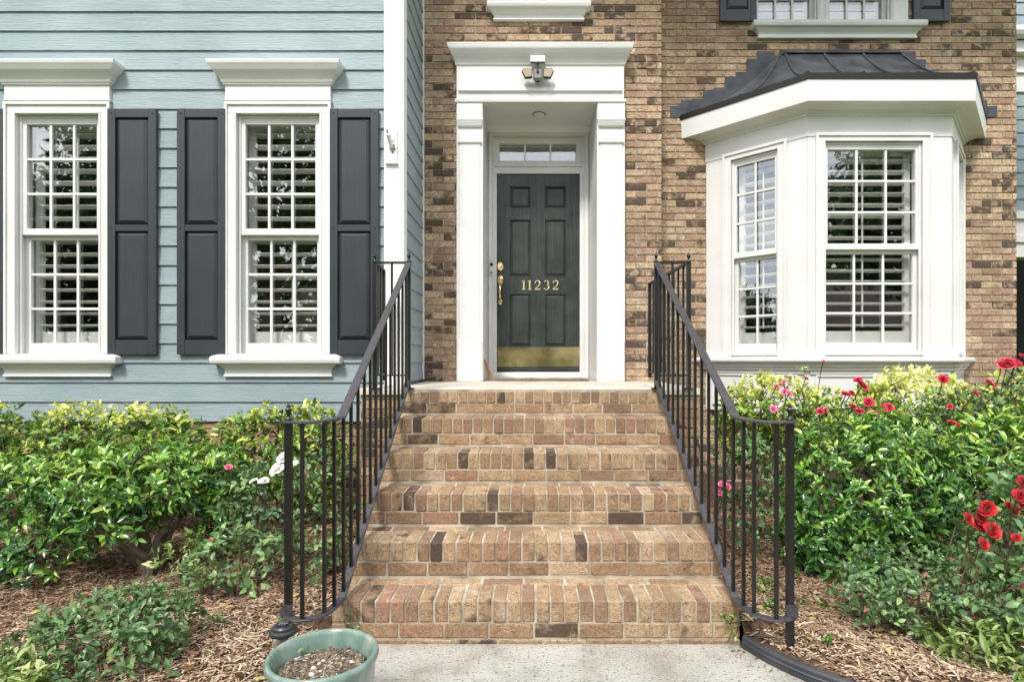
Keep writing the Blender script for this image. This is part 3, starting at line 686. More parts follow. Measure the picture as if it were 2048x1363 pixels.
# angled faces as frames
def facefr(P, Q):
    d = (Q-P); L_ = d.length; d = d.normalized(); n = Vector((d.y, -d.x))
    return frame((P.x, P.y, 0), (d.x, d.y, 0), (n.x, n.y, 0)), frame_m((P.x, P.y, 0), (d.x, d.y, 0), (n.x, n.y, 0)), L_
bf = [facefr(A0, B0), facefr(B0, C0), facefr(C0, D0)]
specs = [(.493, .45, 2), (3.008-B0.x, .86, 3), (.47, .44, 2)]
BV0, BV1, BVM = E(.071), E(1.912), E(.968)
for (fr, fm, Ln), (uc, ow, cols) in zip(bf, specs):
    q = MB(); holed(q, .003, Ln-.003, E(.02), E(1.96), [(uc-ow/2-.02, uc+ow/2+.02, BV0-.03, BV1+.02)], -.09, 0, fr)
    q.obj('bay_wall', M['white'], bay)
    window(house, fr, fm, uc, ow, BV0, BV1, BVM, cols, cw=.075, proud=.022, stile=.043, top=.062, bot=.078, cas_top=.06, cb=.045, rod=True, lamp_rod=-.06 if cols == 3 else .12)
    # panels of the base
    npn = 2 if cols == 3 else 1
    for i in range(npn):
        a = .07+(Ln-.07)*i/npn; b = (Ln-.07)*(i+1)/npn
        q = MB(); v0, v1 = E(-.44), E(-.135)
        for (x0, x1, z0, z1) in ((a, b, v1-.018, v1), (a, b, v0, v0+.018), (a, a+.018, v0+.018, v1-.018), (b-.018, b, v0+.018, v1-.018)): q.box(x0, x1, .003, .016, z0, z1, fr)
        q.obj('base_panel_moulding', M['white'], bay, bevel=.003)
    q = MB(); q.box(.02, Ln-.02, .003, .018, E(-.128), E(-.1), fr); q.obj('base_rail', M['white'], bay)
# bay roof: concave standing seam metal
RZ0, RZ1 = E(2.428), E(3.0)
er = bayring(.17, 0)
TL, TR = Vector((2.49, 5.70)), Vector((3.61, 5.70)); TLw, TRw = Vector((2.44, YR-.003)), Vector((3.66, YR-.003))
def rz(t): return RZ0+(RZ1-RZ0)*(.30*t+.70*t**2.1)
def rsurf(p0, p1, t): return Vector((p0[0]+(p1[0]-p0[0])*t, p0[1]+(p1[1]-p0[1])*t, rz(t)))
def lerp2(a, b, s): return (a[0]+(b[0]-a[0])*s, a[1]+(b[1]-a[1])*s)
def roof_face(ea, eb, ta, tb, n, seams_end):
    for i in range(n):
        q = MB(); s0, s1 = i/n, (i+1)/n; K = 10
        top = []; bot = []
        for k in range(K+1):
            t = k/K; a = rsurf(lerp2(ea, eb, s0), lerp2(ta, tb, s0), t); b = rsurf(lerp2(ea, eb, s1), lerp2(ta, tb, s1), t)
            top.append([a, b, b-Vector((0, 0, .012)), a-Vector((0, 0, .012))])
        q.loft(top); q.obj('roof_panel', M['metal_roof'], bay)
    for i in range(n+1):
        if i == 0 and not seams_end: continue
        s = i/n; q = MB(); pts = [rsurf(lerp2(ea, eb, s), lerp2(ta, tb, s), k/12)+Vector((0, 0, .011)) for k in range(13)]
        q.tube(pts, .011, 6); q.obj('standing_seam', M['metal_roof'], bay)
Er = [Vector(p[:2]) for p in er]
roof_face(Er[0], Er[1], TLw, TL, 2, False); roof_face(Er[1], Er[2], TL, TR, 3, False); roof_face(Er[2], Er[3], TR, TRw, 2, False)
q = MB(); q.loft([[(2.45, YR-.003, RZ1-.03), (3.65, YR-.003, RZ1-.03), (3.63, 5.655, RZ1-.022), (2.47, 5.655, RZ1-.022)], [(2.49, YR-.003, RZ1+.085), (3.61, YR-.003, RZ1+.085), (3.60, 5.70, RZ1+.012), (2.50, 5.70, RZ1+.012)]])
q.obj('ridge_flashing', M['metal_roof'], bay, bevel=.003)
# soffit filler under roof so that no light enters
bayloft('roof_core', [(.12, 2.34), (.12, 2.388)], M['edge'], bay)
# stepped flashing on the brick
def steps_flash(ex, tx, sgn):
    n = 9
    for i in range(n):
        t = (i+.3)/n; x = ex+(tx-ex)*t; z = rz(min(1, t+.06)); w_ = abs(tx-ex)/n*1.25
        xa, xb = sorted((x-sgn*w_*.75, x+sgn*w_*.45))
        hh = .05+.03*(i % 2)
        hbox('flashing_plate', M['flash'], xa, xb, .003, .007+.0009*i, rz(max(0, t-.10))-.02, z+hh+.02, FR, bay)
steps_flash(Er[0].x-.05, TLw.x, 1); steps_flash(Er[3].x+.05, TRw.x, -1)

# --- upper windows
for c0, c1 in ((1507.5, 1638), (1651, 1784)):
    a, b = PX(c0, YR), PX(c1, YR)
    window(house, FR, FMR, (a+b)/2, (b-a)-.04, UZ0+.005, UZ0+1.45, UZ0+.74, 3, cw=.03, stile=.045, bot=.06, top=.06, proud=.02, cas_top=.05, tilt=62, rod=False)
m = MB(); m.box(PX(1496, YR), PX(1508, YR), -.02, .03, UZ0, UZ0+1.5, FR); m.box(PX(1784, YR), PX(1813, YR), -.02, .03, UZ0, UZ0+1.5, FR); m.box(PX(1634, YR), PX(1655, YR), -.02, .024, UZ0, UZ0+1.5, FR)
m.obj('window_casing', M['white'], house, bevel=.003)
us = (PX(1497, YR)+PX(1846, YR))/2
sill(house, us, (PX(1846, YR-.1)-PX(1497, YR-.1))/2, UZ0, FR, ap=(PX(1827, YR-.03)-PX(1509, YR-.03))/2, aph=.085)
for px in (1475.5, 1861.5): shutter(house, FR, PX(px, YR-.03), PZ(43, YR-.04), UZ0+1.45, w=.36)
# window over the door: sill with the foot of its casing
sill(house, wc, (PX(1182, YD-.1)-PX(973, YD-.1))/2, PZ(3, YD-.05), FD, ap=(PX(1168, YD)-PX(987, YD))/2, aph=.085)
window(house, FD, FMD, wc, .60, PZ(3, YD)+.03, PZ(3, YD)+1.4, PZ(3, YD)+.7, 3, cw=.06, tilt=62, rod=False)

# --- door surround
DC = (PX(914, YD-.06)+PX(1249, YD-.06))/2
pn = .06
LZ = E(-.206)
m = MB()
for s, (xa, xb) in ((-1, (913, 966)), (1, (1194, 1250))):
    a, b = PX(xa, YD-pn), PX(xb, YD-pn)
    m2 = MB(); m2.box(a, b, -.02, pn, LZ+.002, E(2.40), FD)
    pil = m2.obj('pilaster', M['white'], house, bevel=.003)
    w_ = b-a; c = (a+b)/2
    crownstack(c, [(LZ+.003, w_/2-.012, pn+.016), (E(.185), w_/2-.012, pn+.016), (E(.197), w_/2-.018, pn+.008)], pn-.005, FD).obj('plinth', M['white'], pil)
    hbox('shaft', M['white'], a+.028, b-.028, pn-.004, pn+.010, E(.1975), E(2.13), FD, pil, bevel=.003)
    crownstack(c, [(E(2.02), w_/2-.024, pn+.012), (E(2.028), w_/2-.014, pn+.024), (E(2.042), w_/2-.012, pn+.026), (E(2.046), w_/2-.022, pn+.014)], pn-.004, FD).obj('necking_band', M['white'], pil)
    crownstack(c, [(E(2.175), w_/2-.024, pn+.012), (E(2.185), w_/2-.012, pn+.022), (E(2.22), w_/2-.006, pn+.034), (E(2.236), w_/2+.0, pn+.04), (E(2.24), w_/2, pn+.04), (E(2.241), w_/2-.004, pn+.02), (E(2.40), w_/2-.004, pn+.02)], pn-.004, FD).obj('capital', M['white'], pil)
a0, a1 = PX(911, YD-pn), PX(1250, YD-pn); hw = (a1-a0)/2; ec = (a0+a1)/2
ent = crownstack(ec, [(E(2.402), hw+.004, pn+.03), (E(2.43), hw+.006, pn+.034), (E(2.436), hw-.012, pn+.018), (E(2.90), hw-.012, pn+.018)], -.10, FD).obj('entablature', M['white'], house, bevel=.002)
crownstack(ec, [(E(2.50), hw-.035, pn+.03), (E(2.505), hw-.03, pn+.040), (E(2.52), hw-.03, pn+.040), (E(2.54), hw-.042, pn+.026)], pn+.01, FD).obj('fillet_moulding', M['white'], ent)
crownstack(ec, [(E(2.74), hw-.012, pn+.019), (E(2.752), hw-.002, pn+.03), (E(2.765), hw, pn+.034), (E(2.79), hw+.008, pn+.048), (E(2.83), hw+.03, pn+.085), (E(2.862), hw+.052, pn+.108), (E(2.872), hw+.056, pn+.112), (E(2.905), hw+.062, pn+.118), (E(2.912), hw+.062, pn+.118)], -.004, FD).obj('cornice_crown', M['white'], ent)
# recess
YB = 6.07
ia, ib = PX(966, YD-pn), PX(1194, YD-pn)
rb0, rb1 = PX(974, YB), PX(1178, YB)
q = MB()
q.loft([[(ia, YD-.03, LZ+.003), (ia-.06, YD-.03, LZ+.003), (rb0-.06, YB, LZ+.003), (rb0, YB, LZ+.003)], [(ia, YD-.03, E(2.41)), (ia-.06, YD-.03, E(2.41)), (rb0-.06, YB, E(2.41)), (rb0, YB, E(2.41))]])
q.obj('entry_reveal', M['white'], house)
q = MB()
q.loft([[(ib, YD-.03, LZ+.003), (ib+.06, YD-.03, LZ+.003), (rb1+.06, YB, LZ+.003), (rb1, YB, LZ+.003)], [(ib, YD-.03, E(2.41)), (ib+.06, YD-.03, E(2.41)), (rb1+.06, YB, E(2.41)), (rb1, YB, E(2.41))]])
q.obj('entry_reveal', M['white'], house)
hbox('entry_ceiling', M['white'], ia-.05, ib+.05, -.56, .02, E(2.405), E(2.45), FD)
FB = frame((0, YB, 0), (1, 0, 0), (0, -1, 0))
q = MB(); holed(q, rb0-.05, rb1+.05, LZ+.0, E(2.42), [(PX(992, YB), PX(1160, YB), LZ-.1, E(1.945)), (PX(999, YB), PX(1152, YB), PZ(322.5, YB), PZ(287.5, YB))], -.12, -.002, FB)
bk = q.obj('entry_back_wall', M['white'], house)
crownstack((rb0+rb1)/2, [(E(2.33), (rb1-rb0)/2+.02, .006), (E(2.35), (rb1-rb0)/2+.02, .02), (E(2.38), (rb1-rb0)/2+.02, .05), (E(2.405), (rb1-rb0)/2+.02, .062)], -.001, FB).obj('ceiling_crown', M['white'], bk)
# casing round door and transom
q = MB()
for (x0, x1, n1) in ((978, 986, .024), (986, 990, .014), (1162, 1168, .014), (1168, 1177, .024)): q.box(PX(x0, YB), PX(x1, YB)-.0015, -.001, n1, LZ+.004, PZ(261, YB), FB)
q.box(PX(978, YB), PX(1177, YB), -.001, .026, PZ(272, YB), PZ(261, YB)+.002, FB); q.box(PX(984, YB), PX(1171, YB), -.001, .034, PZ(263.5, YB), PZ(259, YB), FB)
q.obj('door_casing', M['white'], bk, bevel=.002)
q = MB(); tz0, tz1 = PZ(322, YB), PZ(288, YB); tx0, tx1 = PX(999, YB), PX(1152, YB)
for (x0, x1, z0, z1) in ((tx0-.05, tx1+.05, tz1, tz1+.06), (tx0-.05, tx1+.05, tz0-.035, tz0), (tx0-.05, tx0, tz0, tz1), (tx1, tx1+.05, tz0, tz1)): q.box(x0, x1, -.04, .010, z0, z1, FB)
q.box(PX(987, YB), PX(1165, YB), .0, .022, PZ(333, YB), PZ(328.5, YB), FB)
tr = q.obj('transom_window', M['white'], bk, bevel=.002)
for i in (1, 2): x = tx0+(tx1-tx0)*i/3; hbox('muntin', M['cream'], x-.009, x+.009, -.035, -.012, tz0, tz1, FB, bk)
q = MB(); pw = (tx1-tx0)/3; q.box(-pw/2, pw/2, 0, .004, tz0, tz1); me = q.mesh('pane', M['glass'])
for i in range(3): link('pane', me, bk, Matrix.Translation((tx0+pw*(i+.5), YB+.028, 0)))
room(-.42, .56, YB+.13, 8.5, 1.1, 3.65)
# white storm-door frame and jamb
q = MB()
for (x0, x1, n0, n1) in ((990, 993.4, -.05, .004), (1159.6, 1163, -.05, .004)): q.box(PX(x0, YB), PX(x1, YB), n0, n1, LZ+.05, E(1.955), FB)
q.box(PX(993.4, YB)+.0005, PX(1159.6, YB)-.0005, -.05, .004, E(1.936), E(1.957), FB)
q.obj('door_jamb', M['white'], bk)
crownstack((PX(990, YB)+PX(1164, YB))/2, [(LZ+.004, .50, .05), (LZ+.035, .50, .05), (LZ+.05, .485, .03), (LZ+.075, .47, .016)], -.1, FB).obj('threshold', M['white'], bk)
# door
D0x, D1x, DZ0, DZ1 = PX(993.6, YB+.02), PX(1159.4, YB+.02), E(-.120), E(1.934)
pc = [(1020.6, 1061, 414.5, 373.6), (1091, 1131, 414.5, 373.6), (1020.6, 1061, 551, 440), (1091, 1131, 551, 440), (1020.6, 1061, 690.6, 588), (1091, 1131, 690.6, 588)]
holes = [(PX(a, YB+.02), PX(b, YB+.02), PZ(c, YB+.02), PZ(d, YB+.02)) for a, b, c, d in pc]
q = MB(); q.box(D0x, D1x, -.065, -.036, DZ0, DZ1, FB); holed(q, D0x+.0005, D1x-.0005, DZ0+.0005, DZ1-.0005, holes, -.036, -.020, FB)
door = q.obj('front_door', M['door'], house)
for a, b, c, d in holes:
    q = MB()
    for (i0, n0), (i1, n1) in (((0, -.0215), (.012, -.031)),):
        q.loft([[FB(a+.0006, -.0345, c+.0006), FB(b-.0006, -.0345, c+.0006), FB(b-.0006, -.0345, d-.0006), FB(a+.0006, -.0345, d-.0006)], [FB(a+.010, -.032, c+.010), FB(b-.010, -.032, c+.010), FB(b-.010, -.032, d-.010), FB(a+.010, -.032, d-.010)],
                [FB(a+.026, -.0205, c+.026), FB(b-.026, -.0205, c+.026), FB(b-.026, -.0205, d-.026), FB(a+.026, -.0205, d-.026)]])
    q.obj('door_panel', M['door'], door)
    q = MB()
    for (x0, x1, z0, z1) in ((a, b, d, d+.006), (a, b, c-.006, c), (a-.006, a, c-.006, d+.006), (b, b+.006, c-.006, d+.006)): q.box(x0, x1, -.021, -.0155, z0, z1, FB)
    q.obj('panel_moulding', M['door'], door, bevel=.0015)
hbox('kick_plate', M['brass'], PX(994.5, YB), PX(1159, YB), -.0195, -.017, PZ(733, YB), PZ(693.5, YB), FB, door)
# brass hardware
def oval(mbq, cx, cz, rx, rz_, n0, n1):
    rings = []
    for k, nn in ((1, n0), (1, n0+(n1-n0)*.5), (.8, n1)):
        rings.append([FB(cx+rx*k*math.cos(2*math.pi*j/20), nn, cz+rz_*k*math.sin(2*math.pi*j/20)) for j in range(20)])
    mbq.loft(rings)
hx = PX(1000.5, YB-.0)
q = MB(); oval(q, hx, PZ(532, YB), .034, .047, -.018, -.004); oval(q, hx, PZ(532, YB), .018, .018, -.004, .010); q.obj('deadbolt', M['brass'], door, smooth=False)
q = MB(); oval(q, hx, PZ(559, YB), .034, .052, -.018, -.004); oval(q, hx, PZ(560, YB), .017, .022, -.004, .008)
q.tube([FB(hx, -.004, PZ(552, YB)), FB(hx, .035, PZ(556, YB)), FB(hx, .04, PZ(560, YB))], [.008, .009, .016], 8)
oval(q, hx, PZ(603.5, YB), .022, .032, -.018, -.004)
pts = [FB(hx, -.005, PZ(567, YB)), FB(hx, .03, PZ(570, YB)), FB(hx, .05, PZ(578, YB)), FB(hx, .052, PZ(588, YB)), FB(hx, .035, PZ(597, YB)), FB(hx, -.005, PZ(602, YB))]
q.tube(pts, [.012, .013, .013, .010, .009, .010], 10); q.obj('handle_set', M['brass'], door, smooth=True)
# house number: serif figures cut as solid strokes
def stroke(q, pts, wid, cx, cz, s):
    P = [Vector((cx+x*s, cz+z*s)) for x, z in pts]
    for i in range(len(P)-1):
        d = (P[i+1]-P[i]); d = d.normalized() if d.length > 0 else Vector((1, 0)); n = Vector((-d.y, d.x)); w0, w1 = wid[i]*s/2, wid[i+1]*s/2
        a, b = P[i]-d*.0008, P[i+1]+d*.0008; yy = [-.0195, -.012]
        c = [a-n*w0, a+n*w0, b+n*w1, b-n*w1]
        q.quadbox([FB(p.x, yy[0], p.y) for p in c]+[FB(p.x, yy[1]+.0004*i, p.y) for p in c])
def arc(cx, cz, r, rz_, a0, a1, n): return [(cx+r*math.cos(R(a0+(a1-a0)*k/n)), cz+rz_*math.sin(R(a0+(a1-a0)*k/n))) for k in range(n+1)]
def digit(ch, cx, cz, s):
    q = MB()
    if ch == '1':
        stroke(q, [(0, .5), (0, -.44)], [.15, .15], cx, cz, s); stroke(q, [(-.2, -.46), (.2, -.46)], [.07, .07], cx, cz, s); stroke(q, [(-.2, .38), (-.02, .46)], [.06, .09], cx, cz, s)
    if ch == '2':
        p = arc(0, .22, .25, .26, 165, -20, 9)+[(.1, -.1), (-.26, -.40)]
        stroke(q, p, [.13, .08, .07, .07, .09, .13, .15, .15, .14, .13, .09, .07], cx, cz, s); stroke(q, [(-.27, -.44), (.27, -.44)], [.12, .12], cx, cz, s); stroke(q, [(.27, -.48), (.30, -.28)], [.06, .05], cx, cz, s); stroke(q, [(-.25, .27), (-.20, .22)], [.12, .1], cx, cz, s)
    if ch == '3':
        p = arc(-.01, .25, .22, .23, 155, -75, 9); stroke(q, p, [.12, .08, .07, .07, .1, .13, .14, .12, .08, .06], cx, cz, s)
        p = arc(-.02, -.21, .26, .27, 80, -155, 10); stroke(q, p, [.06, .08, .11, .15, .16, .14, .1, .07, .07, .09, .12], cx, cz, s)
    q.obj('number_'+{'1': 'one', '2': 'two', '3': 'three'}[ch], M['satin'], door)
for ch, px in zip('11232', (1047.5, 1059.5, 1075, 1093, 1111)): digit(ch, PX(px, YB), PZ(569.5, YB), .098)
# small things of the entry
def thing1(name, mbq, material, loc, label, cat, group=None, smooth=False, bevel=0):
    o = mbq.obj(name, material, None, smooth, bevel); o['label'] = label; o['category'] = cat
    if group: o['group'] = group
    return o
tg = emp('doorbell', (PX(983, YB-.03), YB-.03, PZ(550, YB)), 'white video doorbell with black lens on the jamb beside the deadbolt', 'doorbell')
q = MB(); cx, cz = PX(983, YB-.03), PZ(539, YB-.03); q.box(cx-.02, cx+.02, .025, .045, cz-.06, cz+.045, FB); q.obj('housing', M['white'], tg, bevel=.005)
q = MB(); q.tube([FB(cx, .04, cz+.05), FB(cx, .05, cz+.05)], .018, 14); q.obj('lens', M['black'], tg)
q = MB(); q.tube([FB(cx, .045, cz-.035), FB(cx, .052, cz-.035)], .013, 14); q.obj('button', M['grey_plastic'], tg)
q = MB(); q.quadbox([(PX(979, 5.62), 5.62, LZ+.004), (PX(988, 5.62), 5.62, LZ+.004), (PX(988, 5.62), 5.645, LZ+.004), (PX(979, 5.62), 5.645, LZ+.004),
    (PX(966, 5.62), 5.62, E(.012)), (PX(970, 5.62), 5.62, E(.002)), (PX(970, 5.62), 5.645, E(.002)), (PX(966, 5.62), 5.645, E(.012))])
thing1('wood_strip', q, M['wood'], None, 'short bare wooden strip leaning in the doorway by the pilaster', 'wood strip', bevel=.001)
q = MB(); n = 24; r0 = []; r1 = []
for k in range(n+1):
    x = PX(990, 5.7)+(PX(1178, 5.7)-PX(990, 5.7))*k/n; zz = LZ+.004+.004*math.sin(k*.5)**2
    r0.append([(x, 5.60, zz), (x, 5.97, zz), (x, 5.97, zz+.012), (x, 5.60, zz+.012)])
q.loft(r0); thing1('door_mat', q, M['mat'], None, 'thin brown woven mat lying in front of the black door', 'mat')
q = MB(); cx, cyy = PX(1078.5, 5.68), 5.72
q.lathe([(.0, -.022), (.03, -.021), (.048, -.014), (.056, -.004), (.056, 0)], (cx, cyy, E(2.404)), 24); lamp = q.obj('light_dome', M['lampglass'], house, smooth=True)
q = MB(); q.lathe([(.060, -.006), (.067, -.005), (.068, 0)], (cx, cyy, E(2.4046)), 24); q.obj('light_trim_ring', M['grey_plastic'], house)
# floodlight camera on the frieze
fl = emp('floodlight_camera', (PX(1075, YD-.1), YD-.08, PZ(156, YD-.1)), 'grey twin-panel floodlight camera with white solar panel on the door frieze', 'security camera')
YF = YD-.17; fcx = PX(1075.5, YF); fcz = PZ(147, YF); FF = frame((fcx, YF, fcz), (1, 0, 0), (0, -1, 0))
q = MB(); q.box(-.043, .043, -.05, .0, -.05, .045, FF); q.obj('camera_body', M['grey_plastic'], fl, bevel=.012)
q = MB(); q.tube([FF(0, -.002, .018), FF(0, .012, .018)], .013, 14); q.obj('camera_lens', M['black'], fl)
q = MB(); q.tube([FF(0, -.095, -.01), FF(0, -.045, -.01)], .028, 12); q.obj('wall_mount', M['black'], fl)
for s in (-1, 1):
    P2 = [(.05, -.036), (.118, -.042), (.15, .022), (.125, .048), (.05, .042)]; 
    q = MB(); q.loft([[FF(s*x, -.03, z) for x, z in P2], [FF(s*x, .004, z) for x, z in P2]]); hd = q.obj('lamp_head', M['black'], fl, bevel=.004)
    c_ = (.095, .005); q = MB(); q.loft([[FF(s*(c_[0]+(x-c_[0])*.86), .003, c_[1]+(z-c_[1])*.84) for x, z in P2], [FF(s*(c_[0]+(x-c_[0])*.84), .0075, c_[1]+(z-c_[1])*.82) for x, z in P2]]); q.obj('lamp_lens', M['beige'], fl)
q = MB(); q.tube([FF(0, -.01, .04), FF(0, -.012, .085), FF(0, .0, .115)], .009, 8); q.obj('arm', M['black'], fl)
q = MB(); q.quadbox([FF(-.066, .012, .098), FF(.066, .012, .098), FF(.066, -.09, .16), FF(-.066, -.09, .16), FF(-.066, .016, .104), FF(.066, .016, .104), FF(.066, -.086, .166), FF(-.066, -.086, .166)])
q.quadbox([FF(-.066, -.02, .112), FF(.066, -.02, .112), FF(.066, -.01, .112), FF(-.066, -.01, .112), FF(-.066, -.02, .172), FF(.066, -.02, .172), FF(.066, -.01, .172), FF(-.066, -.01, .172)])
q.obj('solar_panel', M['white'], fl)
q = MB(); q.box(-.067, .067, -.022, -.008, .103, .112, FF); q.obj('panel_edge', M['black'], fl)
# flag bracket on the corner board
FK = frame((PX(785, YL-.03), YL-.026, PZ(295, YL-.03)), (1, 0, 0), (0, -1, 0))
fb = emp('flag_bracket', FK(0, 0, -.13), 'white painted flagpole bracket on a small board on the corner board', 'flag bracket')
q = MB(); q.box(-.052, .042, -.0, .016, -.125, .14, FK); q.obj('mounting_board', M['white'], fb, bevel=.002)
q = MB(); q.box(-.056, .046, .0, .026, -.134, -.126, FK); q.obj('board_edge', M['cream'], fb)
q = MB(); q.loft([[FK(-.02, .016, .02), FK(.0, .016, .03), FK(.02, .016, .02), FK(.022, .016, -.02), FK(0, .016, -.055), FK(-.022, .016, -.02)], [FK(-.016, .026, .018), FK(.0, .026, .026), FK(.016, .026, .018), FK(.018, .026, -.018), FK(0, .026, -.045), FK(-.018, .026, -.018)]]); q.obj('base_casting', M['grey_plastic'], fb)
q = MB(); q.tube([FK(-.002, .02, -.005), FK(-.008, .05, .03), FK(-.014, .085, .075)], [.014, .016, .019], 12); q.obj('pole_socket', M['cream'], fb)
q = MB(); q.tube([FK(.0, .05, .03), FK(.03, .055, .033)], [.005, .004], 8); q.tube([FK(-.034, .018, .105), FK(-.03, .05, .10), FK(-.03, .05, .125)], .008, 8); q.obj('thumb_screw', M['grey_plastic'], fb)

# --- garage wing beyond the brick corner
YG = 6.9
gar = emp('garage_wing', (6, YG, 0), 'blue-sided garage wing with dark open bay beyond the brick corner', 'garage')
FG = frame((0, YG, 0), (1, 0, 0), (0, -1, 0)); gx = 4.7
q = MB(); holed(q, gx, 9, 0, PZ(186, YG), [(gx, 8.3, -.1, PZ(515, YG))], -.2, -.004, FG); gwall = q.obj('siding_wall', M['siding'], gar)
boards(FG, gx, 9, PZ(425, YG), PZ(186, YG), [], gwall)
q = MB()
for y0, y1, n in ((515, 486, .03), (486, 472, .06), (472, 440, .035), (440, 425, .075)): q.box(gx, 8.5, -.003, n, PZ(y0, YG), PZ(y1, YG)-.0005, FG)
q.obj('door_header', M['white'], gar, bevel=.003)
q = MB()
for y0, y1, n in ((186, 150, .03), (150, 118, .06), (118, 95, .16)): q.box(gx, 9, -.003, n, PZ(y0, YG), PZ(y1, YG)-.0005, FG)
q.obj('eave_frieze', M['white'], gar, bevel=.003)
q = MB(); q.tube([(gx, YG-.2, PZ(83, YG)), (9, YG-.2, PZ(83, YG))], .07, 10); q.obj('gutter', M['white'], gar)
q = MB(); q.quadbox([(gx, YG-.16, PZ(84, YG)), (9, YG-.16, PZ(84, YG)), (9, YG+2.2, PZ(84, YG)+1.1), (gx, YG+2.2, PZ(84, YG)+1.1), (gx, YG-.16, PZ(84, YG)+.04), (9, YG-.16, PZ(84, YG)+.04), (9, YG+2.2, PZ(84, YG)+1.14), (gx, YG+2.2, PZ(84, YG)+1.14)])
q.obj('roof', M['shingle'], gar)
q = MB(); q.box(gx, 9, -.7, -.5, PZ(60, YG), 8.2, FG); up = q.obj('siding_wall', M['siding'], gar); boards(frame((0, YG+.5, 0), (1, 0, 0), (0, -1, 0)), gx, 9, PZ(60, YG), 8, [], up)
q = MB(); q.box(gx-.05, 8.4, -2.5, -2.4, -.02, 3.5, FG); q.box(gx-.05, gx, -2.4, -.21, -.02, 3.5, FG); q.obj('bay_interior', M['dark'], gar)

# --- things seen through the panes
lampt = emp('armchair', (PX(618, 5.3), 5.35, 1.3), 'rounded beige armchair back seen through the lower panes beside the railing', 'armchair')
q = MB(); q.lathe([(.02, -.55), (.13, -.5), (.17, -.3), (.175, -.05), (.16, .1), (.11, .2), (.03, .245)], (PX(622, 5.3), 5.35, E(.42)), 20, 1, .5); q.obj('backrest', M['beige'], lampt, smooth=True)
q = MB(); q.lathe([(.02, -.7), (.22, -.68), (.23, -.5), (.05, -.48)], (PX(622, 5.3), 5.42, E(.42)), 20); q.obj('seat', M['beige'], lampt, smooth=True)

# ------------------------------------------------------------------ steps
SX0, SX1, TD, RI = -.909, .962, .288, .18
Y1 = 2.67
steps = emp('brick_steps', (.03, Y1, 0), 'six brick steps with rowlock edges rising to the black door', 'steps')
def topz(k): return .191+RI*(k-1)
G = .006
q = MB()
for k in range(1, 7):
    y0 = Y1+TD*(k-1)
    q.box(SX0+.004, SX1-.004, y0+G, Y1+TD*5+.3 if k < 7 else 0, (topz(k-1)-.006) if k > 1 else -.05, topz(k)-.005)
q.obj('mortar_core', M['mortar'], steps)
RH = .095
def fullbrick(name, w, h, d, c, material):
    q = MB(); q.box(-w/2, w/2, 0, d, -h/2, h/2); return q.mesh(name, material, bevel=c)
rl = fullbrick('brick', .0592, RH, .200, .0035, M['sbrick']); sbk = fullbrick('brick', .196, .064, .09, .0035, M['sbrick']); tb = fullbrick('brick', .196, .03, .076, .003, M['sbrick'])
nr = 28; sp = (SX1-SX0)/nr
for k in range(1, 7):
    y0 = Y1+TD*(k-1); tz = topz(k)-(0.0 if k < 6 else .022)
    for i in range(nr):
        x = SX0+sp*(i+.5); hsc = 1 if k < 6 else .80
        o = link('brick', rl, steps, Matrix.Translation((x+rnd.gauss(0, .0012), y0+rnd.uniform(-.002, .003), tz-RH*hsc/2+rnd.uniform(-.0025, .0015))) @ Matrix.Rotation(rnd.gauss(0, .007), 4, 'Z') @ Matrix.Rotation(rnd.gauss(0, .006), 4, 'X') @ Matrix.Diagonal((rnd.uniform(.96, 1.01), 1, hsc, 1)))
        o.color = rcol(.07)
    # stretcher course under the rowlocks
    zc = topz(k)-RH-.009-.032
    off = -.1 if k % 2 else -.02; x = SX0+off
    while x < SX1:
        a, b = max(x, SX0), min(x+.196, SX1)
        if b-a > .02:
            o = link('brick', sbk, steps, Matrix.Translation(((a+b)/2, y0+rnd.uniform(0, .003), zc+rnd.uniform(-.001, .001))) @ Matrix.Rotation(rnd.gauss(0, .004), 4, 'Y') @ Matrix.Diagonal(((b-a)/.196, 1, 1, 1))); o.color = rcol(.10)
        x += .2065
    if k == 1:
        x = SX0-.06
        while x < SX1:
            a, b = max(x, SX0), min(x+.196, SX1)
            if b-a > .02:
                o = link('brick', sbk, steps, Matrix.Translation(((a+b)/2, y0+.001, -.018)) @ Matrix.Diagonal(((b-a)/.196, 1, 1, 1))); o.color = rcol(.15)
            x += .2065
    if k < 6:   # back row of the tread
        x = SX0-.15 if k % 2 else SX0-.05
        while x < SX1:
            a, b = max(x, SX0), min(x+.196, SX1)
            if b-a > .02:
                o = link('brick', tb, steps, Matrix.Translation(((a+b)/2, y0+.211, tz-.0165+rnd.uniform(-.003, .0005))) @ Matrix.Diagonal(((b-a)/.196, 1, 1, 1))); o.color = rcol(.10)
            x += .2065
# sides of the flight
for sx, U, Nn in ((SX0+.001, (0, 1, 0), (-1, 0, 0)), (SX1-.001, (0, 1, 0), (1, 0, 0))):
    pcs = []
    for k in range(1, 7):
        y0 = Y1+TD*(k-1)
        pcs += layout(y0+.012, y0+TD, 0, topz(k)-RH-.075, [])
    stuff_bricks(pcs, steps, ((sx, 0, 0), U, Nn), material=M['sbrick_s'], name='side_brick_courses')
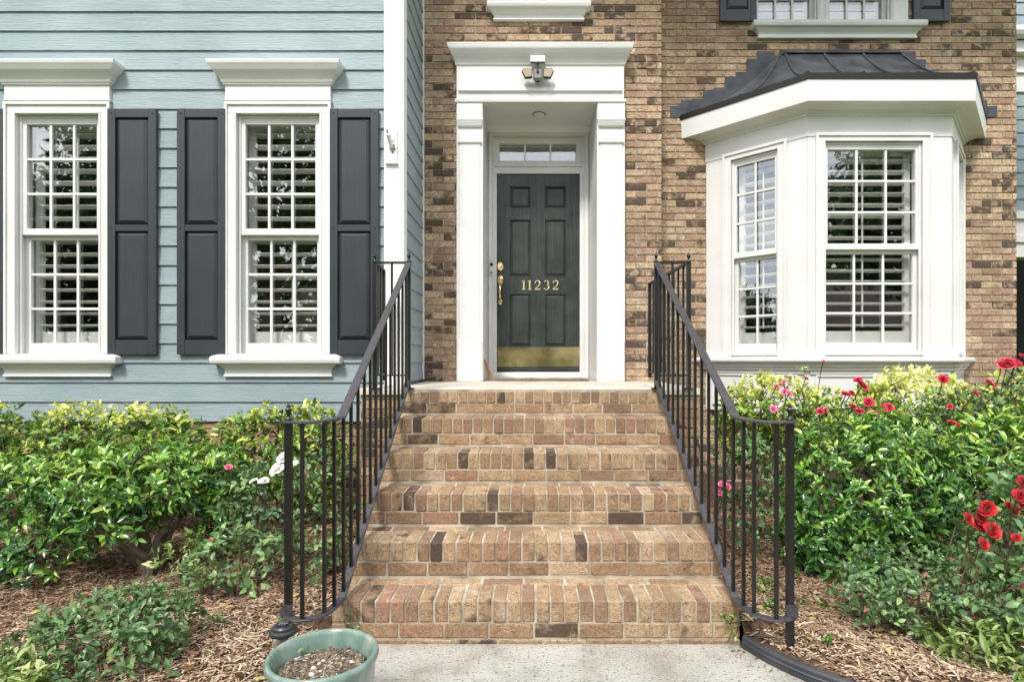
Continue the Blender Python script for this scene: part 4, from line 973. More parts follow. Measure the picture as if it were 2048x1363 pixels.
# landing
YF0 = Y1+5*TD
LX0, LX1 = -1.20, 1.20
q = MB(); q.box(LX0+.006, SX0-.001, YF0+.036, YL+.01, -.05, LZ-.046); q.box(SX1+.001, LX1-.006, YF0+.036, YD+.001, -.05, LZ-.046); q.box(SX0+.0, SX1, YF0+.30, YD+.001, -.05, LZ-.047)
q.obj('landing_core', M['mortar'], steps)
put = []
for a, b in ((LX0, SX0-.004), (SX1+.004, LX1)):
    stuff_bricks(layout(a, b, 0, LZ-.05, []), steps, ((0, YF0+.03, 0), (1, 0, 0), (0, -1, 0)), material=M['sbrick_s'], pd=.2, name='landing_brick_courses')
stuff_bricks(layout(YF0+.03, YL, 0, LZ-.05, []), steps, ((LX0, 0, 0), (0, 1, 0), (-1, 0, 0)), material=M['sbrick_s'], name='landing_brick_courses')
stuff_bricks(layout(YF0+.03, YD, 0, LZ-.05, []), steps, ((LX1, 0, 0), (0, 1, 0), (1, 0, 0)), material=M['sbrick_s'], name='landing_brick_courses')
q = MB(); q.box(LX0-.01, LX1+.01, YF0+.012, YL-.03, LZ-.045, LZ); q.box(XC+.03, LX1+.01, YL-.03, YD+.0, LZ-.045, LZ-.0008); q.box(ia-.04, ib+.04, YD, YB-.002, LZ-.045, LZ-.001)
q.obj('landing_slab', M['concrete_slab'], steps, bevel=.004)

# ------------------------------------------------------------------ railings
SL = .645
def make_rail(sgn, X0, X0t, side_end, label):
    root = emp('stair_railing', (X0+sgn*.1, 2.5, 0), label, 'railing', 'black iron railings of the brick steps')
    xat = lambda y: X0+(X0t-X0)*(y-2.65)/(4.11-2.65)
    zt0, zb0 = E(-.262), E(-1.085)
    curl = [(X0, 2.65), (X0+sgn*.002, 2.58), (X0+sgn*.012, 2.52), (X0+sgn*.035, 2.468), (X0+sgn*.07, 2.437), (X0+sgn*.11, 2.432), (X0+sgn*.145, 2.445), (X0+sgn*.172, 2.472), (X0+sgn*.178, 2.495)]
    q = MB(); path = [(xat(4.13), 4.13, zt0+SL*(4.13-2.65)), (xat(3.4), 3.4, zt0+SL*.75), (xat(2.68), 2.68, zt0+SL*.03)]+[(x, y, zt0) for x, y in curl]
    q.bar(path, .042, .011); q.obj('top_rail', M['iron_top'], root, bevel=.002)
    q = MB(); path = [(xat(4.10), 4.10, zb0+SL*(4.10-2.65)), (xat(3.4), 3.4, zb0+SL*.75), (xat(2.69), 2.69, zb0+SL*.04)]+[(x, y, zb0) for x, y in curl]
    q.bar(path, .040, .010); q.obj('bottom_rail', M['iron_top'], root, bevel=.002)
    def post(x, y, z0, z1, w=.028, nm='post', fin=True):
        q = MB(); q.box(x-w/2, x+w/2, y-w/2, y+w/2, z0, z1); q.obj(nm, M['iron'], root, bevel=.002)
        if fin:
            q = MB(); q.lathe([(a_*.72, b_*.68) for a_, b_ in [(.012, 0), (.024, .004), (.026, .010), (.010, .018), (.009, .032), (.014, .050), (.020, .066), (.0205, .070), (.008, .078), (.007, .086), (.009, .092), (.006, .100), (.001, .104)]], (x, y, z1+.004), 12); q.obj('finial', M['iron'], root, smooth=True)
    bal = {}
    def baluster(x, y, z0, z1, w=.014):
        key = round(z1-z0, 2)
        if 'b' not in CACHE:
            q = MB(); q.box(-w/2, w/2, -w/2, w/2, 0, 1); CACHE['b'] = q.mesh('baluster', M['iron'])
        link('baluster', CACHE['b'], root, Matrix.Translation((x, y, z0)) @ Matrix.Diagonal((1, 1, z1-z0, 1)))
    # newel reaching the ground
    nx, ny = X0+sgn*.166, 2.470
    post(nx, ny, .03, zt0, .028, 'newel_post')
    hb = MB(); hb.box(nx-.026, nx+.026, ny-.020, ny-.0175, zb0, zb0+.055); hb.obj('newel_collar', M['iron_top'], root)
    for x, y in ((X0+sgn*.004, 2.565), (X0+sgn*.022, 2.492), (X0+sgn*.093, 2.432)): baluster(x, y, zb0+.004, zt0-.004)
    n = 13
    for i in range(n):
        y = 2.68+(4.03-2.68)*i/(n-1); baluster(xat(y), y, zb0+SL*(y-2.65)+.003, zt0+SL*(y-2.65)-.004)
    zr = E(.684); zbr = E(-.112); xo = PX(749.5 if sgn < 0 else 1377.5, 4.12); yp = 4.125
    post(xat(yp), yp, LZ, zr, .026); post(xo, yp, LZ, zr, .030)
    q = MB()
    for x in (xat(yp), xo): q.box(x-.035, x+.035, yp-.035, yp+.035, LZ, LZ+.006)
    q.obj('foot_plate', M['iron'], root)
    q = MB(); q.bar([(xat(yp), yp, zr), (xo, yp, zr)], .030, .014); q.obj('landing_top_rail', M['iron'], root)
    q = MB(); q.bar([(xat(yp), yp+.001, zbr), (xo, yp+.001, zbr)], .022, .010); q.obj('landing_bottom_rail', M['iron'], root)
    baluster((xat(yp)+xo)/2, yp, zbr, zr)
    xe, ye = side_end
    q = MB(); q.bar([(xo, yp, zr), (xe, ye, zr)], .034, .012); q.obj('side_top_rail', M['iron_top'], root)
    q = MB(); q.bar([(xo, yp, zbr), (xe, ye, zbr)], .024, .010); q.obj('side_bottom_rail', M['iron'], root)
    nb = max(2, int((ye-yp)/.115))
    for i in range(1, nb):
        t = i/nb; baluster(xo+(xe-xo)*t, yp+(ye-yp)*t, zbr, zr)
    q = MB(); q.box(xe-.014, xe+.014, ye-.014, ye+.014, zbr-.05, zr); q.obj('end_post', M['iron'], root)
    return root
make_rail(-1, -.857, -.857, (PX(767, 4.5), 4.5), 'black iron railing on the blue siding side of the brick steps')
make_rail(1, .935, .893, (1.078, 5.25), 'black iron railing on the bay window side of the brick steps')

# ------------------------------------------------------------------ edging, pot, lamp
q = MB(); K = 5
cp = [(x+.0, y) for x, y in CURB]; sm = []
for i in range(len(cp)-1):
    for k in range(K): t = k/K; sm.append((cp[i][0]*(1-t)+cp[i+1][0]*t, cp[i][1]*(1-t)+cp[i+1][1]*t))
sm.append(cp[-1])
prof = [(.0, -.04), (.0, .022), (-.005, .029), (.0, .035), (-.002, .050), (.004, .060), (.014, .064), (.024, .060), (.028, .050), (.022, .038), (.014, .03), (.014, -.04)]
rings = []
for i, p in enumerate(sm):
    a = Vector(sm[max(0, i-1)]); b = Vector(sm[min(len(sm)-1, i+1)]); d = (b-a).normalized(); n = Vector((-d.y, d.x))
    rings.append([(p[0]+n.x*o, p[1]+n.y*o, z) for o, z in prof])
q.loft(rings); thing1('bed_edging', q, M['edging'], None, 'black rubber garden edging curving along the walkway to the steps', 'edging', smooth=False)

pot = emp('flower_pot', (-.705, 1.97, 0), 'round celadon green glazed pot of dry soil on the walkway edge', 'flower pot')
q = MB(); pc_ = (-.698, 1.965, 0)
q.lathe([(.12, .0), (.13, .012), (.165, .10), (.186, .20), (.192, .27), (.200, .284), (.204, .297), (.200, .309), (.192, .314), (.184, .309), (.180, .298), (.170, .27), (.165, .235), (.160, .20), (.02, .19)], pc_, 56, .9, .9)
q.obj('pot_body', M['glaze'], pot, smooth=True)
q = MB(); q.lathe([(.001, .246), (.05, .25), (.1, .244), (.14, .247), (.1655, .242), (.160, .215), (.001, .21)], pc_, 40, .9, .9); q.obj('soil', M['soil'], pot, smooth=True)
def inpot(x, y): return (x-pc_[0])**2+(y-pc_[1])**2 < .14**2
chips('soil_debris', 2600, pc_[0]-.16, pc_[0]+.16, pc_[1]-.16, pc_[1]+.16, inpot, lambda x, y: .247, .010, .028, M['potchip'], '', .010, pot)
for i in range(9):
    q = MB(); a = rnd.uniform(0, 6.28); r_ = rnd.uniform(0, .13); x, y = pc_[0]+r_*math.cos(a), pc_[1]+r_*math.sin(a); s = rnd.uniform(.006, .013)
    q.lathe([(.1*s, -.4*s), (s, -.1*s), (.8*s, .4*s), (.2*s, .7*s)], (x, y, .257), 5, 1, .7)
    q.obj('pebble', M['stone'], pot)
P = np.array([[pc_[0]-.10, pc_[1]+.10, .262]]); pos, d, up, s, w_ = whorls(np.repeat(P, 2, 0), np.array([[-.2, 0, 1.], [.2, .1, 1]]), 4, .028, .45)
link('sprout', np_mesh('sprout', LEAFV, LEAFF, pos, *leaf_axes(d, up, s, w_), np.full(len(pos), .7), M['leaf_v']), pot)

lx, ly = PX(567, 2.17), 2.17
sl = emp('solar_lamp', (lx, ly, .08), 'small black solar path light in the mulch behind the green pot', 'path light')
zc = PZ(1262, 2.17)
q = MB(); q.lathe([(.049, -.006), (.051, 0), (.050, .006), (.040, .012), (.039, .020), (.034, .026), (.0, .029)], (lx, ly, zc), 28); q.obj('lamp_cap', M['black'], sl, smooth=False)
q = MB(); q.box(lx-.019, lx+.019, ly-.019, ly+.019, zc+.0275, zc+.0315); q.obj('solar_cell', simple('solar_cell_blue', (.012, .016, .035), .15), sl)
q = MB()
for i in (-1, 0, 1):
    q.box(lx+i*.0095-.0008, lx+i*.0095+.0008, ly-.019, ly+.019, zc+.0316, zc+.0322)
q.box(lx-.019, lx+.019, ly-.0008, ly+.0008, zc+.0316, zc+.0323)
q.obj('cell_grid', M['grey_plastic'], sl)
q = MB(); q.lathe([(.040, -.006), (.040, -.03), (.034, -.062), (.024, -.085), (.020, -.09)], (lx, ly, zc), 24); q.obj('lens', M['clear'], sl, smooth=True)
q = MB(); q.lathe([(.012, -.03), (.010, -.08), (.02, -.088)], (lx, ly, zc), 10); q.obj('diffuser_core', M['lampglass'], sl)
q = MB(); q.lathe([(.021, -.089), (.022, -.10), (.012, -.115), (.010, zc*-1+.12), (.008, -zc+.05)], (lx, ly, zc), 12); q.obj('stake', M['black'], sl)

# ------------------------------------------------------------------ plants
def pick(lobes, n, fill=.72):
    """points near the surface of a union of ellipsoids, with outward directions"""
    L_ = np.array(lobes, float); vol = L_[:, 3]*L_[:, 4]+L_[:, 3]*L_[:, 5]+L_[:, 4]*L_[:, 5]; vol /= vol.sum(); P, O = [], []
    while len(P) < n:
        i = rng.choice(len(L_), p=vol); d = unit(rng.normal(0, 1, 3)); r = 1-(1-fill)*rng.random()**1.4*1.3+rng.normal(0, .06)+(.13*rng.random() if rng.random() < .12 else 0)
        p = L_[i, :3]+d*L_[i, 3:]*r
        q = ((p-L_[:, :3])/L_[:, 3:]); dist = (q**2).sum(1)**.5; dist[i] = 9
        if dist.min() < fill*.85: continue
        o = unit(d/L_[i, 3:]); P.append(p); O.append(o)
    return np.array(P), np.array(O)
def shrub(name, label, cat, base, lobes, ncl, nper, size, wr, material, tintf, group=None, stems=6, twigs=40, spread=(30, 85), big=40, trunkr=.012, stemmat='bark', updir=.55, zmin=.04, outbias=1.0):
    root = emp(name, base, label, cat, group); B = np.array(base)
    P, O = pick(lobes, int(ncl*(.78 if material is M['leaf_h'] else .9))); keep = P[:, 2] > zmin; P, O = P[keep], O[keep]
    O2 = unit(O*outbias+np.array([0, 0, updir])+rng.normal(0, .3, O.shape))
    pos, d, up, s, w_ = whorls(P, O2, nper, size, wr, spread)
    zt = max(l[2]+l[5] for l in lobes)
    t = tintf(np.repeat(P, nper, 0), zt, len(pos))+np.repeat(rng.normal(0, .16, len(P)), nper); t = np.clip(t, 0, .965 if material is M['leaf_r'] else 1)
    if material is M['leaf_r']: t = np.where(rng.random(len(t)) > .985, 1., t)
    # leaves nearest the walk as parts of their own
    hi = np.argsort(pos[:, 1]-.8*pos[:, 2])[:400]; hi = rng.choice(hi, min(big, len(hi)), replace=False); mask = np.ones(len(pos), bool); mask[hi] = False
    X, Y, Z = leaf_axes(d, up, s, w_)
    fo = link('foliage', np_mesh('foliage', LEAFV, LEAFF, pos[mask], X[mask], Y[mask], Z[mask], t[mask], material, True), root)
    fo.matrix_parent_inverse = I4; fo['kind'] = 'stuff'
    key = ('leaf', material.name); variants = []
    for tv in (.2, .5, .85):
        k2 = (key, tv)
        if k2 not in CACHE: CACHE[k2] = np_mesh('leaf', LEAFV, LEAFF, np.zeros((1, 3)), np.array([[1., 0, 0]]), np.array([[0, 1., 0]]), np.array([[0, 0, 1.]]), np.array([tv]), material, True)
        variants.append((tv, CACHE[k2]))
    for i in hi:
        me = min(variants, key=lambda v: abs(v[0]-t[i]))[1]; m4 = Matrix.Identity(4)
        m4.col[0][:3] = X[i]; m4.col[1][:3] = Y[i]; m4.col[2][:3] = Z[i]; m4.col[3][:3] = pos[i]
        o = link('leaf', me, root, m4); o.matrix_parent_inverse = I4
    # stems and twigs
    q = MB(); forks = []
    for i in range(stems):
        a = 2*math.pi*i/stems+rnd.uniform(-.4, .4); l = lobes[i % len(lobes)]
        p0 = Vector((rnd.uniform(-.05, .05), rnd.uniform(-.05, .05), -.04)); p3 = Vector((l[0]+.4*l[3]*math.cos(a), l[1]+.4*l[4]*math.sin(a), l[2]+l[5]*.15))
        p1 = p0.lerp(p3, .35)+Vector((rnd.uniform(-.04, .04), rnd.uniform(-.04, .04), .03)); p2 = p0.lerp(p3, .7)+Vector((rnd.uniform(-.04, .04), rnd.uniform(-.04, .04), .02))
        tr_ = trunkr*rnd.uniform(.7, 1.15); q.tube([p0, p1, p2, p3], [tr_, tr_*.85, tr_*.6, tr_*.3], 6); forks += [p1, p2, p3]
    for i in range(min(twigs, len(P))):
        e = Vector(P[rng.integers(len(P))]); f = min(forks, key=lambda v: (v-e).length); mid = f.lerp(e, .55)+Vector((rnd.uniform(-.03, .03), rnd.uniform(-.03, .03), rnd.uniform(-.01, .03)))
        q.tube([f, mid, e], [trunkr*.35, trunkr*.22, trunkr*.12], 4)
    st = q.obj('stems', M[stemmat], root); st.matrix_parent_inverse = I4
    return root, P
def pos_of(px, py, D, z=.09): return (PX(px, D), D, z)
def L3(base, px, py, D, rpx, rpz, ry):
    """lobe centred on a place of the bed, in metres local to base"""
    k = F/D; return (PX(px, D)-base[0], D-base[1], PZ(py, D)-base[2], rpx/k, ry, rpz/k)
def ty(yamt, zr=.22, lo=.25):
    def f(P, zt, n):
        h = np.clip(1-(zt-P[:, 2])/zr, 0, 1); return lo+rng.normal(0, .16, n)+h*yamt*rng.uniform(.5, 1.1, n)
    return f
def mk(name, label, cat, bx, D, specs, ncl, nper, size, wr, mt, tf, **k):
    base = (PX(bx, D), D, .08)
    lobes = [L3(base, *sp_) for sp_ in specs]
    return shrub(name, label, cat, base, lobes, ncl, nper, size, wr, mt, tf, **k)
gE = 'clipped euonymus-like shrubs along the house wall'; gE = 'yellow-tipped clipped shrubs along the house wall'
gH = 'glossy dark green shrubs in the beds'; gR = 'rose bushes in the beds'
# left bed, hedge by the wall
mk('hedge_shrub', 'yellow-tipped shrub at the far corner under the partly seen window', 'shrub', 5, 4.2, [(-10, 890, 4.2, 85, 85, .28), (-90, 900, 4.2, 90, 80, .3)], 420, 7, .056, .5, M['leaf_y'], ty(.45), group=gE)
mk('hedge_shrub', 'yellow-topped shrub under the pair of shutters below blue siding', 'shrub', 240, 4.15, [(165, 885, 3.95, 90, 82, .27), (270, 895, 4.0, 110, 88, .27), (340, 900, 4.05, 65, 76, .25), (110, 915, 3.95, 70, 70, .25)], 760, 7, .058, .5, M['leaf_y'], ty(.85, .2), group=gE)
mk('hedge_shrub', 'yellow-green shrub behind the white roses near the railing newel', 'shrub', 560, 4.15, [(540, 900, 4.15, 105, 95, .27), (620, 915, 4.2, 75, 105, .25), (480, 930, 4.1, 60, 70, .22)], 640, 7, .060, .5, M['leaf_y'], ty(.6, .3), group=gE)
# left glossy shrubs
mk('holly_shrub', 'dark glossy shrub on the outer side of the bare-trunked one', 'shrub', 60, 3.35, [(60, 1035, 3.35, 140, 110, .34), (-60, 1020, 3.35, 120, 140, .36), (90, 1110, 3.2, 115, 75, .25)], 600, 7, .062, .42, M['leaf_h'], ty(.5, .5, .3), group=gH, big=60)
mk('holly_shrub', 'glossy green shrub with bare grey trunks showing above the mulch', 'shrub', 300, 3.35, [(300, 955, 3.4, 135, 82, .32), (190, 985, 3.3, 110, 85, .3), (410, 950, 3.5, 70, 65, .25), (210, 1070, 3.2, 85, 70, .2)], 640, 7, .062, .42, M['leaf_h'], ty(.6, .45, .3), group=gH, trunkr=.026, stems=8, big=60, zmin=.26)
mk('holly_shrub', 'small glossy shoot cluster between the trunked shrub and white rose', 'shrub', 455, 3.5, [(450, 1010, 3.5, 50, 75, .15), (430, 1080, 3.4, 45, 40, .12)], 120, 6, .06, .42, M['leaf_h'], ty(.6, .4, .35), group=gH, big=20, stems=4)
# flowers -----------------------------------------------------------
def flower_mesh(name, material, npet, Rr, openness=1.0):
    V = []; Fc = []; T = []
    for i in range(npet):
        f = i/(npet-1); a = i*2.39996; tilt = R(8+72*f**.9*openness); ln = Rr*(.42+.62*f); wd = Rr*(.38+.50*f); n0 = len(V)
        for v in range(4):
            for u in range(5):
                s = (u-2)/2; tt = v/3; w_ = wd*math.sin(math.pi*(.22+.62*tt))*1.0
                x = s*w_; curve = tt**1.6*.35*ln; cup = (s*s)*wd*.38
                y_ = ln*tt*math.cos(tilt*tt*.0); 
                rr = math.sin(tilt)*ln*tt+Rr*.05*f+ (.12*Rr*(1-f))-cup*math.cos(tilt)*.9; zz = math.cos(tilt)*ln*tt+cup*math.sin(tilt)*.7-(curve*.25*f)
                if v == 3: rr += .07*Rr*f; zz -= .05*Rr*f
                V.append((rr*math.cos(a)-x*math.sin(a), rr*math.sin(a)+x*math.cos(a), zz)); T.append(min(1, .15+.55*tt+.35*f))
        for v in range(3):
            for u in range(4): k = n0+v*5+u; Fc.append((k, k+1, k+6, k+5))
    me = bpy.data.meshes.new(name); me.from_pydata(V, [], Fc); me.materials.append(material)
    at = me.attributes.new('tint', 'FLOAT', 'POINT'); at.data.foreach_set('value', np.array(T, 'f'))
    for p in me.polygons: p.use_smooth = True
    return me
FLW = {'red': flower_mesh('rose', M['red'], 26, .034, .95), 'crim': flower_mesh('rose', M['crim'], 14, .034, 1.1), 'pink': flower_mesh('rose', M['pink'], 12, .034, 1.15), 'white': flower_mesh('rose', M['whitep'], 10, .045, 1.2)}
def rose(root, kind, px, py, D, size=1.0, tilt=None, lbl=None):
    size *= {'white': .8, 'pink': .85, 'crim': .84, 'red': .92}[kind]*rnd.uniform(.7, 1.12)
    b = ROOT[root.name]; p = Vector((PX(px, D), D, PZ(py, D)))
    d = Vector(tilt) if tilt else Vector((rnd.uniform(-.5, .5), rnd.uniform(-1.0, -.3), rnd.uniform(.5, 1)))
    m4 = Matrix.Translation(p) @ d.to_track_quat('Z', 'Y').to_matrix().to_4x4() @ Matrix.Rotation(rnd.uniform(0, 6), 4, 'Z') @ Matrix.Diagonal((size, size, size*rnd.uniform(.8, 1.05), 1))
    o = link('rose', FLW[kind], root, m4)
    q = MB(); q.tube([p-d.normalized()*.001, p-d.normalized()*.05-Vector((0, -.01, .03)), p+Vector((rnd.uniform(-.04, .04), .08, -.20))], [.0035, .003, .0025], 5)
    q.obj('flower_stem', M['stem'], root)
tr_ = lambda P, zt, n: .45+rng.normal(0, .22, n)
rx = dict(group=gR, stemmat='stem', spread=(20, 95), updir=.35, stems=6, trunkr=.008)
w1, _ = mk('rose_bush', 'loose rose bush with white and pink blooms left of the newel', 'rose bush', 560, 3.35, [(540, 1010, 3.35, 100, 105, .25), (640, 1040, 3.3, 80, 150, .25), (600, 1130, 3.2, 100, 60, .2), (470, 1000, 3.5, 60, 80, .2)], 430, 6, .040, .62, M['leaf_r'], lambda P, zt, n: .42+rng.normal(0, .2, n), **{**rx, 'big': 50})
for a in ((566, 915, 3.12, 1.0), (583, 931, 3.12,1.0), (553, 938, 3.1, 1.0), (527, 962, 3.1, .8), (507, 961, 3.12, .7)): rose(w1, 'white', *a)
rose(w1, 'pink', 457, 934, 3.3, .95)
mk('rose_bush', 'low broad-leaved rose sprawling over mulch before the newel', 'rose bush', 480, 2.95, [(480, 1115, 2.95, 85, 70, .2), (430, 1130, 3.0, 60, 45, .15)], 90, 6, .048, .62, M['leaf_r'], lambda P, zt, n: .65+rng.normal(0, .2, n), **{**rx, 'big': 40})
mk('rose_bush', 'low grey-green rose bush in the front corner of the mulch', 'rose bush', 215, 2.35, [(230, 1255, 2.35, 135, 80, .2), (110, 1290, 2.3, 85, 55, .17), (300, 1235, 2.4, 90, 65, .18), (230, 1330, 2.25, 120, 45, .14)], 470, 6, .040, .55, M['leaf_r'], lambda P, zt, n: .42+rng.normal(0, .18, n), **{**rx, 'big': 80})
mk('groundcover_plant', 'pale variegated groundcover tuft at the very corner of the bed', 'groundcover', 20, 2.15, [(10, 1340, 2.15, 75, 34, .12), (60, 1352, 2.1, 50, 20, .1)], 46, 7, .062, .36, M['leaf_v'], lambda P, zt, n: .6+rng.normal(0, .2, n), updir=.8, stems=3, twigs=8, trunkr=.004, stemmat='stem', big=20, group='pale variegated groundcover tufts')
mk('groundcover_plant', 'yellow-green groundcover tuft behind the bare trunks', 'groundcover', 370, 3.15, [(360, 1115, 3.15, 48, 35, .12), (410, 1140, 3.05, 35, 22, .1)], 46, 6, .052, .36, M['leaf_v'], lambda P, zt, n: .65+rng.normal(0, .2, n), updir=.8, stems=3, twigs=8, trunkr=.004, stemmat='stem', big=20, group='pale variegated groundcover tufts')
# right bed
mk('hedge_shrub', 'yellow-green shrub under the angled pane of the bay, by the railing', 'shrub', 1540, 4.45, [(1560, 815, 4.4, 105, 72, .25), (1490, 850, 4.4, 60, 80, .25), (1640, 840, 4.4, 60, 70, .22)], 640, 7, .052, .5, M['leaf_y'], ty(.75, .35, .32), group=gE)
mk('hedge_shrub', 'bright yellow shrub under the wide pane of the bay window', 'shrub', 1830, 4.45, [(1830, 800, 4.4, 108, 62, .25), (1760, 830, 4.4, 60, 60, .22), (1900, 830, 4.4, 55, 55, .22)], 620, 7, .052, .5, M['leaf_y'], ty(.95, .3, .4), group=gE)
mk('hedge_shrub', 'yellow-green shrub in front of the brick end of the house', 'shrub', 2020, 4.3, [(2020, 820, 4.3, 75, 75, .25), (2085, 830, 4.3, 80, 80, .25)], 420, 7, .054, .5, M['leaf_y'], ty(.65, .3, .32), group=gE)
mk('holly_shrub', 'large rounded glossy shrub just beyond the bay side newel', 'shrub', 1740, 3.4, [(1700, 985, 3.4, 125, 150, .36), (1800, 960, 3.4, 105, 140, .34), (1680, 1100, 3.3, 110, 90, .3), (1850, 1040, 3.4, 80, 110, .25), (1640, 1050, 3.35, 75, 100, .25)], 1500, 7, .060, .42, M['leaf_h'], ty(.45, .5, .33), group=gH, big=90, trunkr=.018)
mk('holly_shrub', 'glossy shrub cut by the frame edge behind the red rose clusters', 'shrub', 2010, 3.45, [(1985, 930, 3.45, 110, 110, .3), (2080, 930, 3.4, 90, 120, .3), (1940, 1000, 3.4, 60, 60, .2)], 760, 7, .062, .42, M['leaf_h'], ty(.6, .5, .36), group=gH, big=60, trunkr=.016)
r1, _ = mk('rose_bush', 'tall rose bush of crimson blooms in front of the bay window', 'rose bush', 1790, 3.95, [(1760, 900, 3.95, 120, 90, .2), (1870, 880, 3.9, 90, 90, .2), (1680, 880, 3.95, 60, 70, .18)], 300, 6, .040, .6, M['leaf_r'], tr_, **{**rx, 'big': 30})
for a in ((1611, 757, 4.0, 1.1), (1647, 723, 4.0, .55), (1716, 760, 3.75, 1.2), (1725, 772, 3.74, 1.2), (1692, 788, 3.75, 1.2), (1703, 786, 3.8, .9), (1737, 804, 3.7, 1.2), (1764, 818, 3.62, 1.3), (1748, 828, 3.6, 1.3), (1778, 815, 3.66, 1.0), (1720, 822, 3.65, 1.1), (1800, 825, 3.66, 1.0), (1705, 812, 3.66, .9), (1640, 822, 3.7, .9), (1652, 818, 3.7, .6), (1797, 845, 3.62, .7)):
    rose(r1, 'crim' if a[0] not in (1652, 1797) else 'pink', *a)
r2, _ = mk('rose_bush', 'tall rose bush with scattered red blooms against the brick end', 'rose bush', 1950, 3.9, [(1960, 840, 3.9, 90, 75, .2), (2040, 810, 3.85, 60, 80, .2), (1900, 880, 3.9, 60, 60, .18)], 260, 6, .042, .6, M['leaf_r'], tr_, **{**rx, 'big': 30})
for a in ((1886, 758, 3.9, 1.25), (1979, 767, 3.7, 1.3), (2015, 727, 3.7, 1.5), (2030, 726, 3.72, 1.2), (2003, 725, 3.72, .9), (1950, 786, 3.75, 1.1), (1900, 812, 3.65, .7), (1903, 845, 3.6, 1.1), (1912, 850, 3.62, .9), (2043, 815, 3.6, .9), (2044, 712, 3.7, .7)): rose(r2, 'crim', *a)
r3, _ = mk('rose_bush', 'thin rose bush with pink blooms seen through the railing balusters', 'rose bush', 1500, 3.7, [(1500, 930, 3.7, 75, 70, .2), (1490, 1030, 3.65, 60, 80, .18), (1560, 960, 3.65, 50, 60, .15)], 190, 6, .038, .6, M['leaf_r'], lambda P, zt, n: .35+rng.normal(0, .2, n), **{**rx, 'big': 30})
for a in ((1446, 968, 3.45, .85), (1440, 985, 3.45, .85), (1456, 973, 3.45, .6), (1553, 772, 4.0, 1.0), (1570, 783, 4.0, 1.05), (1568, 764, 4.0, .8), (1578, 787, 3.98, .8), (1547, 817, 3.95, .9), (1555, 819, 3.95, .6)): rose(r3, 'pink', *a)
r4, _ = mk('rose_bush', 'rose bush with a cluster of full red blooms at the frame edge', 'rose bush', 2020, 2.62, [(2010, 1080, 2.6, 95, 90, .2), (2060, 1150, 2.55, 80, 110, .2), (1960, 1110, 2.62, 60, 50, .15), (2040, 990, 2.6, 40, 60, .12)], 190, 6, .050, .68, M['leaf_r'], lambda P, zt, n: .55+rng.normal(0, .2, n), **{**rx, 'big': 80, 'updir': .2})
for a in ((1935, 1036, 2.36, 1.0), (1973, 1017, 2.36, 1.0), (1959, 1037, 2.38, .9), (1957, 1052, 2.38, .9), (1983, 1061, 2.34, 1.0), (1965, 1088, 2.34, 1.02), (2040, 992, 2.36, 1.0), (2044, 965, 2.38, 1.1), (2015, 1010, 2.42, .7), (2033, 1075, 2.38, .8), (2046, 1012, 2.36, .9), (2030, 1020, 2.44, .8)):
    rose(r4, 'red', *a, tilt=(rnd.uniform(-.5, .3), -1, rnd.uniform(.3, .8)))
mk('rose_bush', 'grey-green flowerless rose bush rising from the mulch past the newel', 'rose bush', 1800, 2.62, [(1790, 1140, 2.65, 110, 50, .2), (1830, 1180, 2.6, 100, 65, .2), (1740, 1185, 2.6, 70, 60, .15), (1870, 1240, 2.5, 80, 55, .15)], 330, 6, .036, .58, M['leaf_r'], lambda P, zt, n: .42+rng.normal(0, .18, n), **{**rx, 'big': 60})
mk('rose_bush', 'rose foliage at the lower corner beneath the red cluster', 'rose bush', 2040, 2.4, [(2040, 1210, 2.4, 80, 70, .18), (1960, 1220, 2.45, 60, 50, .15)], 120, 6, .044, .62, M['leaf_r'], lambda P, zt, n: .5+rng.normal(0, .2, n), **{**rx, 'big': 50})
mk('groundcover_plant', 'long-leaved pale groundcover in the lower corner past the curb', 'groundcover', 1980, 2.25, [(1985, 1290, 2.28, 95, 40, .15), (2050, 1310, 2.2, 70, 50, .14), (1900, 1285, 2.4, 50, 25, .1)], 130, 6, .062, .34, M['leaf_v'], lambda P, zt, n: .35+rng.normal(0, .25, n), updir=.6, stems=4, twigs=14, trunkr=.004, stemmat='stem', big=50, group='pale variegated groundcover tufts')
# weeds
for i, (px, py, D, lb) in enumerate(((1530, 1105, 3.0, 'low weed on the mulch just behind the balusters'), (1545, 1190, 2.72, 'low weed on the mulch beside the newel curl'), (1630, 1190, 2.75, 'low broad weed on the mulch just beyond the newel'), (1470, 1235, 2.62, 'small weed at the foot of the lowest brick step'),
        (560, 1215, 2.6, 'small weed by the newel foot near the solar light'), (705, 1255, 2.62, 'tiny weed between green pot and brick steps'), (428, 1235, 2.6, 'flat weed on the open mulch near the solar light'), (1655, 1262, 2.45, 'tiny weed in pale mulch near the black edging'))):
    base = (PX(px, D), D, .09)
    shrub('weed', lb, 'weed', base, [(0, 0, .03, .09 if i < 3 else .045, .09 if i < 3 else .05, .045)], 16 if i < 3 else 8, 6, .045 if i < 3 else .028, .42, M['leaf_v'] if i < 3 else M['leaf_h'], lambda P, zt, n: .45+rng.normal(0, .25, n), stems=2, twigs=4, trunkr=.003, stemmat='stem', big=6, updir=1.2, zmin=-.02, group='small weeds on the mulch')

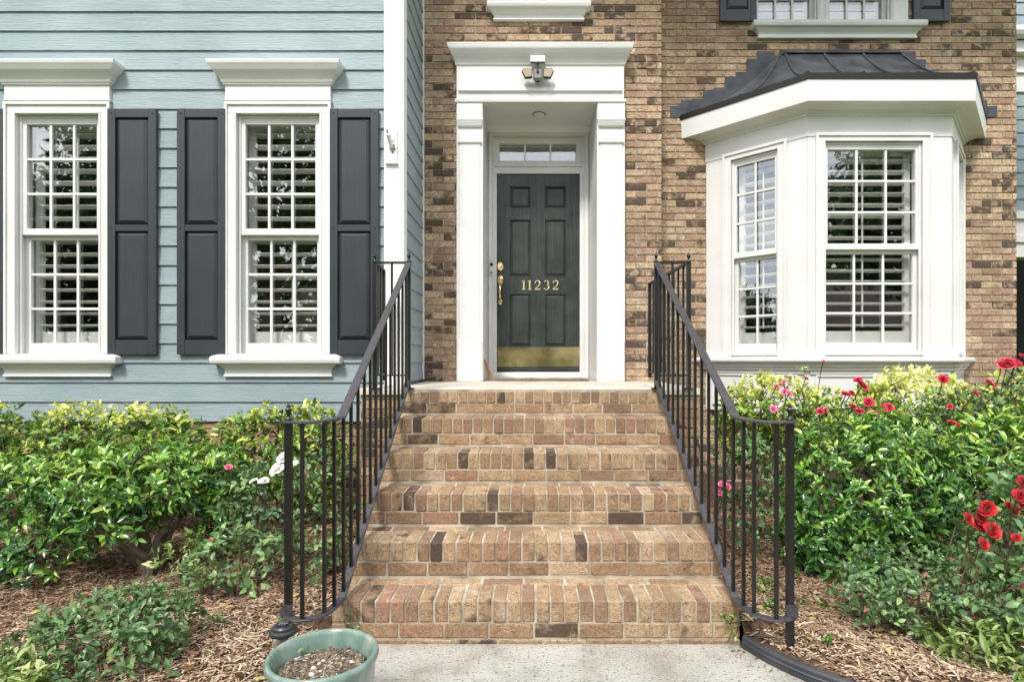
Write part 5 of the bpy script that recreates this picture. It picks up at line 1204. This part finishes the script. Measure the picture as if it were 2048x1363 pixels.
# ------------------------------------------------------------------ what the panes and the brass reflect: the other side of the street
def tree(x, y, h, r, n, label, narrow=1.0):
    root = emp('street_tree', (x, y, -.02), label, 'tree', 'trees across the street')
    lob = [(0, 0, h*.62, r*.75, r*.75, h*.33)]+[(r*.55*math.cos(a)*narrow, r*.55*math.sin(a), h*rnd.uniform(.45, .75), r*.5, r*.5, h*.2) for a in np.linspace(0, 5.2, 6)]
    P, O = pick(lob, n, .6); pos, d, up, s, w_ = whorls(P, O, 6, .34, .55, (30, 100), .12)
    X, Y, Z = leaf_axes(d, up, s, w_)
    fo = link('crown', np_mesh('crown', LEAFV, LEAFF, pos, X, Y, Z, rng.random(len(pos)), M['leaf_t']), root); fo.matrix_parent_inverse = I4
    q = MB(); q.tube([(0, 0, 0), (.1, 0, h*.3), (0, .1, h*.75)], [r*.09, r*.07, r*.02], 8)
    for l in lob[1:]: q.tube([(0, 0, h*.3), (l[0]*.5, l[1]*.5, h*.42), (l[0], l[1], l[2])], [r*.045, r*.03, r*.01], 6)
    o = q.obj('trunk', M['bark'], root); o.matrix_parent_inverse = I4
for a in ((-21.5, -17, 10.0, 4.2, 'broad maple-like tree facing the outer window'), (-16.8, -16, 13.5, 3.6, 'tall narrow tree between the two wing windows'), (-20, -22, 9.5, 4.4, 'lower round tree behind the front row of trees'), (-9.2, -11, 12.5, 4.6, 'tall tree facing the window beside the railing'), (-7, -23, 10, 4.5, 'wide tree opposite the steps'),
          (1, -27, 9, 4.6, 'round tree straight opposite the door'), (9, -24, 9.5, 4.6, 'tree between the door and bay axes'), (13.2, -9.5, 10.5, 3.2, 'slender tree whose branches cross the bay reflection'), (24, -10, 12, 4.4, 'tall tree reflected at the bay pane edge'),
          (31, -26, 10, 4.8, 'far tree behind the brown roofed house'), (20, -33, 9, 5, 'low tree behind the brown roofed house'), (-26, -3, 6.2, 3.6, 'low tree on the neighbour lawn'), (-31, 3, 6, 3.6, 'small tree beyond the neighbour lawn'), (-36, -6, 7.5, 4.2, 'bushy tree at the neighbour boundary'), (-34, -24, 11, 5, 'outermost tree of the street row')):
    tree(a[0], a[1], a[2], a[3], 1700, a[4])
n = 26000; P = np.stack([rng.uniform(-75, 75, n), rng.uniform(-46, -38, n), np.zeros(n)], 1); P[:, 2] = rng.random(n)**.8*(9.5+2.5*np.sin(P[:, 0]*.31)+1.5*np.sin(P[:, 0]*.83+1))
d = unit(rng.normal(0, 1, (n, 3))); up = unit(rng.normal(0, .6, (n, 3))+np.array([0, .4, 1.])); X, Y, Z = leaf_axes(d, up, rng.uniform(.5, 1.1, n), np.full(n, .7))
o = link('far_woods', np_mesh('far_woods', LEAFV, LEAFF, P, X, Y, Z, rng.random(n), M['leaf_t'])); o['kind'] = 'stuff'; o['label'] = 'green woods beyond the street mirrored low in the window panes'; o['category'] = 'woods'
nb = emp('neighbour_house', (20, -24, 0), 'brown roofed house across the street mirrored in the bay pane', 'house')
q = MB(); q.box(14, 27, -28, -21, -.02, 3.0); q.obj('wall', simple('grey_wall', (.34, .30, .27), .8), nb)
q = MB(); q.loft([[(13.5, -20.5, 3.0), (27.5, -20.5, 3.0), (27.5, -28.5, 3.0), (13.5, -28.5, 3.0)], [(17, -24.4, 5.9), (24, -24.4, 5.9), (24, -24.6, 5.9), (17, -24.6, 5.9)]]); q.obj('roof', M['shingle'], nb)
q = MB(); q.box(16, 20, -21, -20.95, 0, 2.3); q.obj('garage_door', M['white'], nb)
q = MB(); q.box(22, 23, -21, -20.95, .0, 2.1); q.obj('front_door', simple('red_brown_door', (.22, .07, .04), .5), nb)
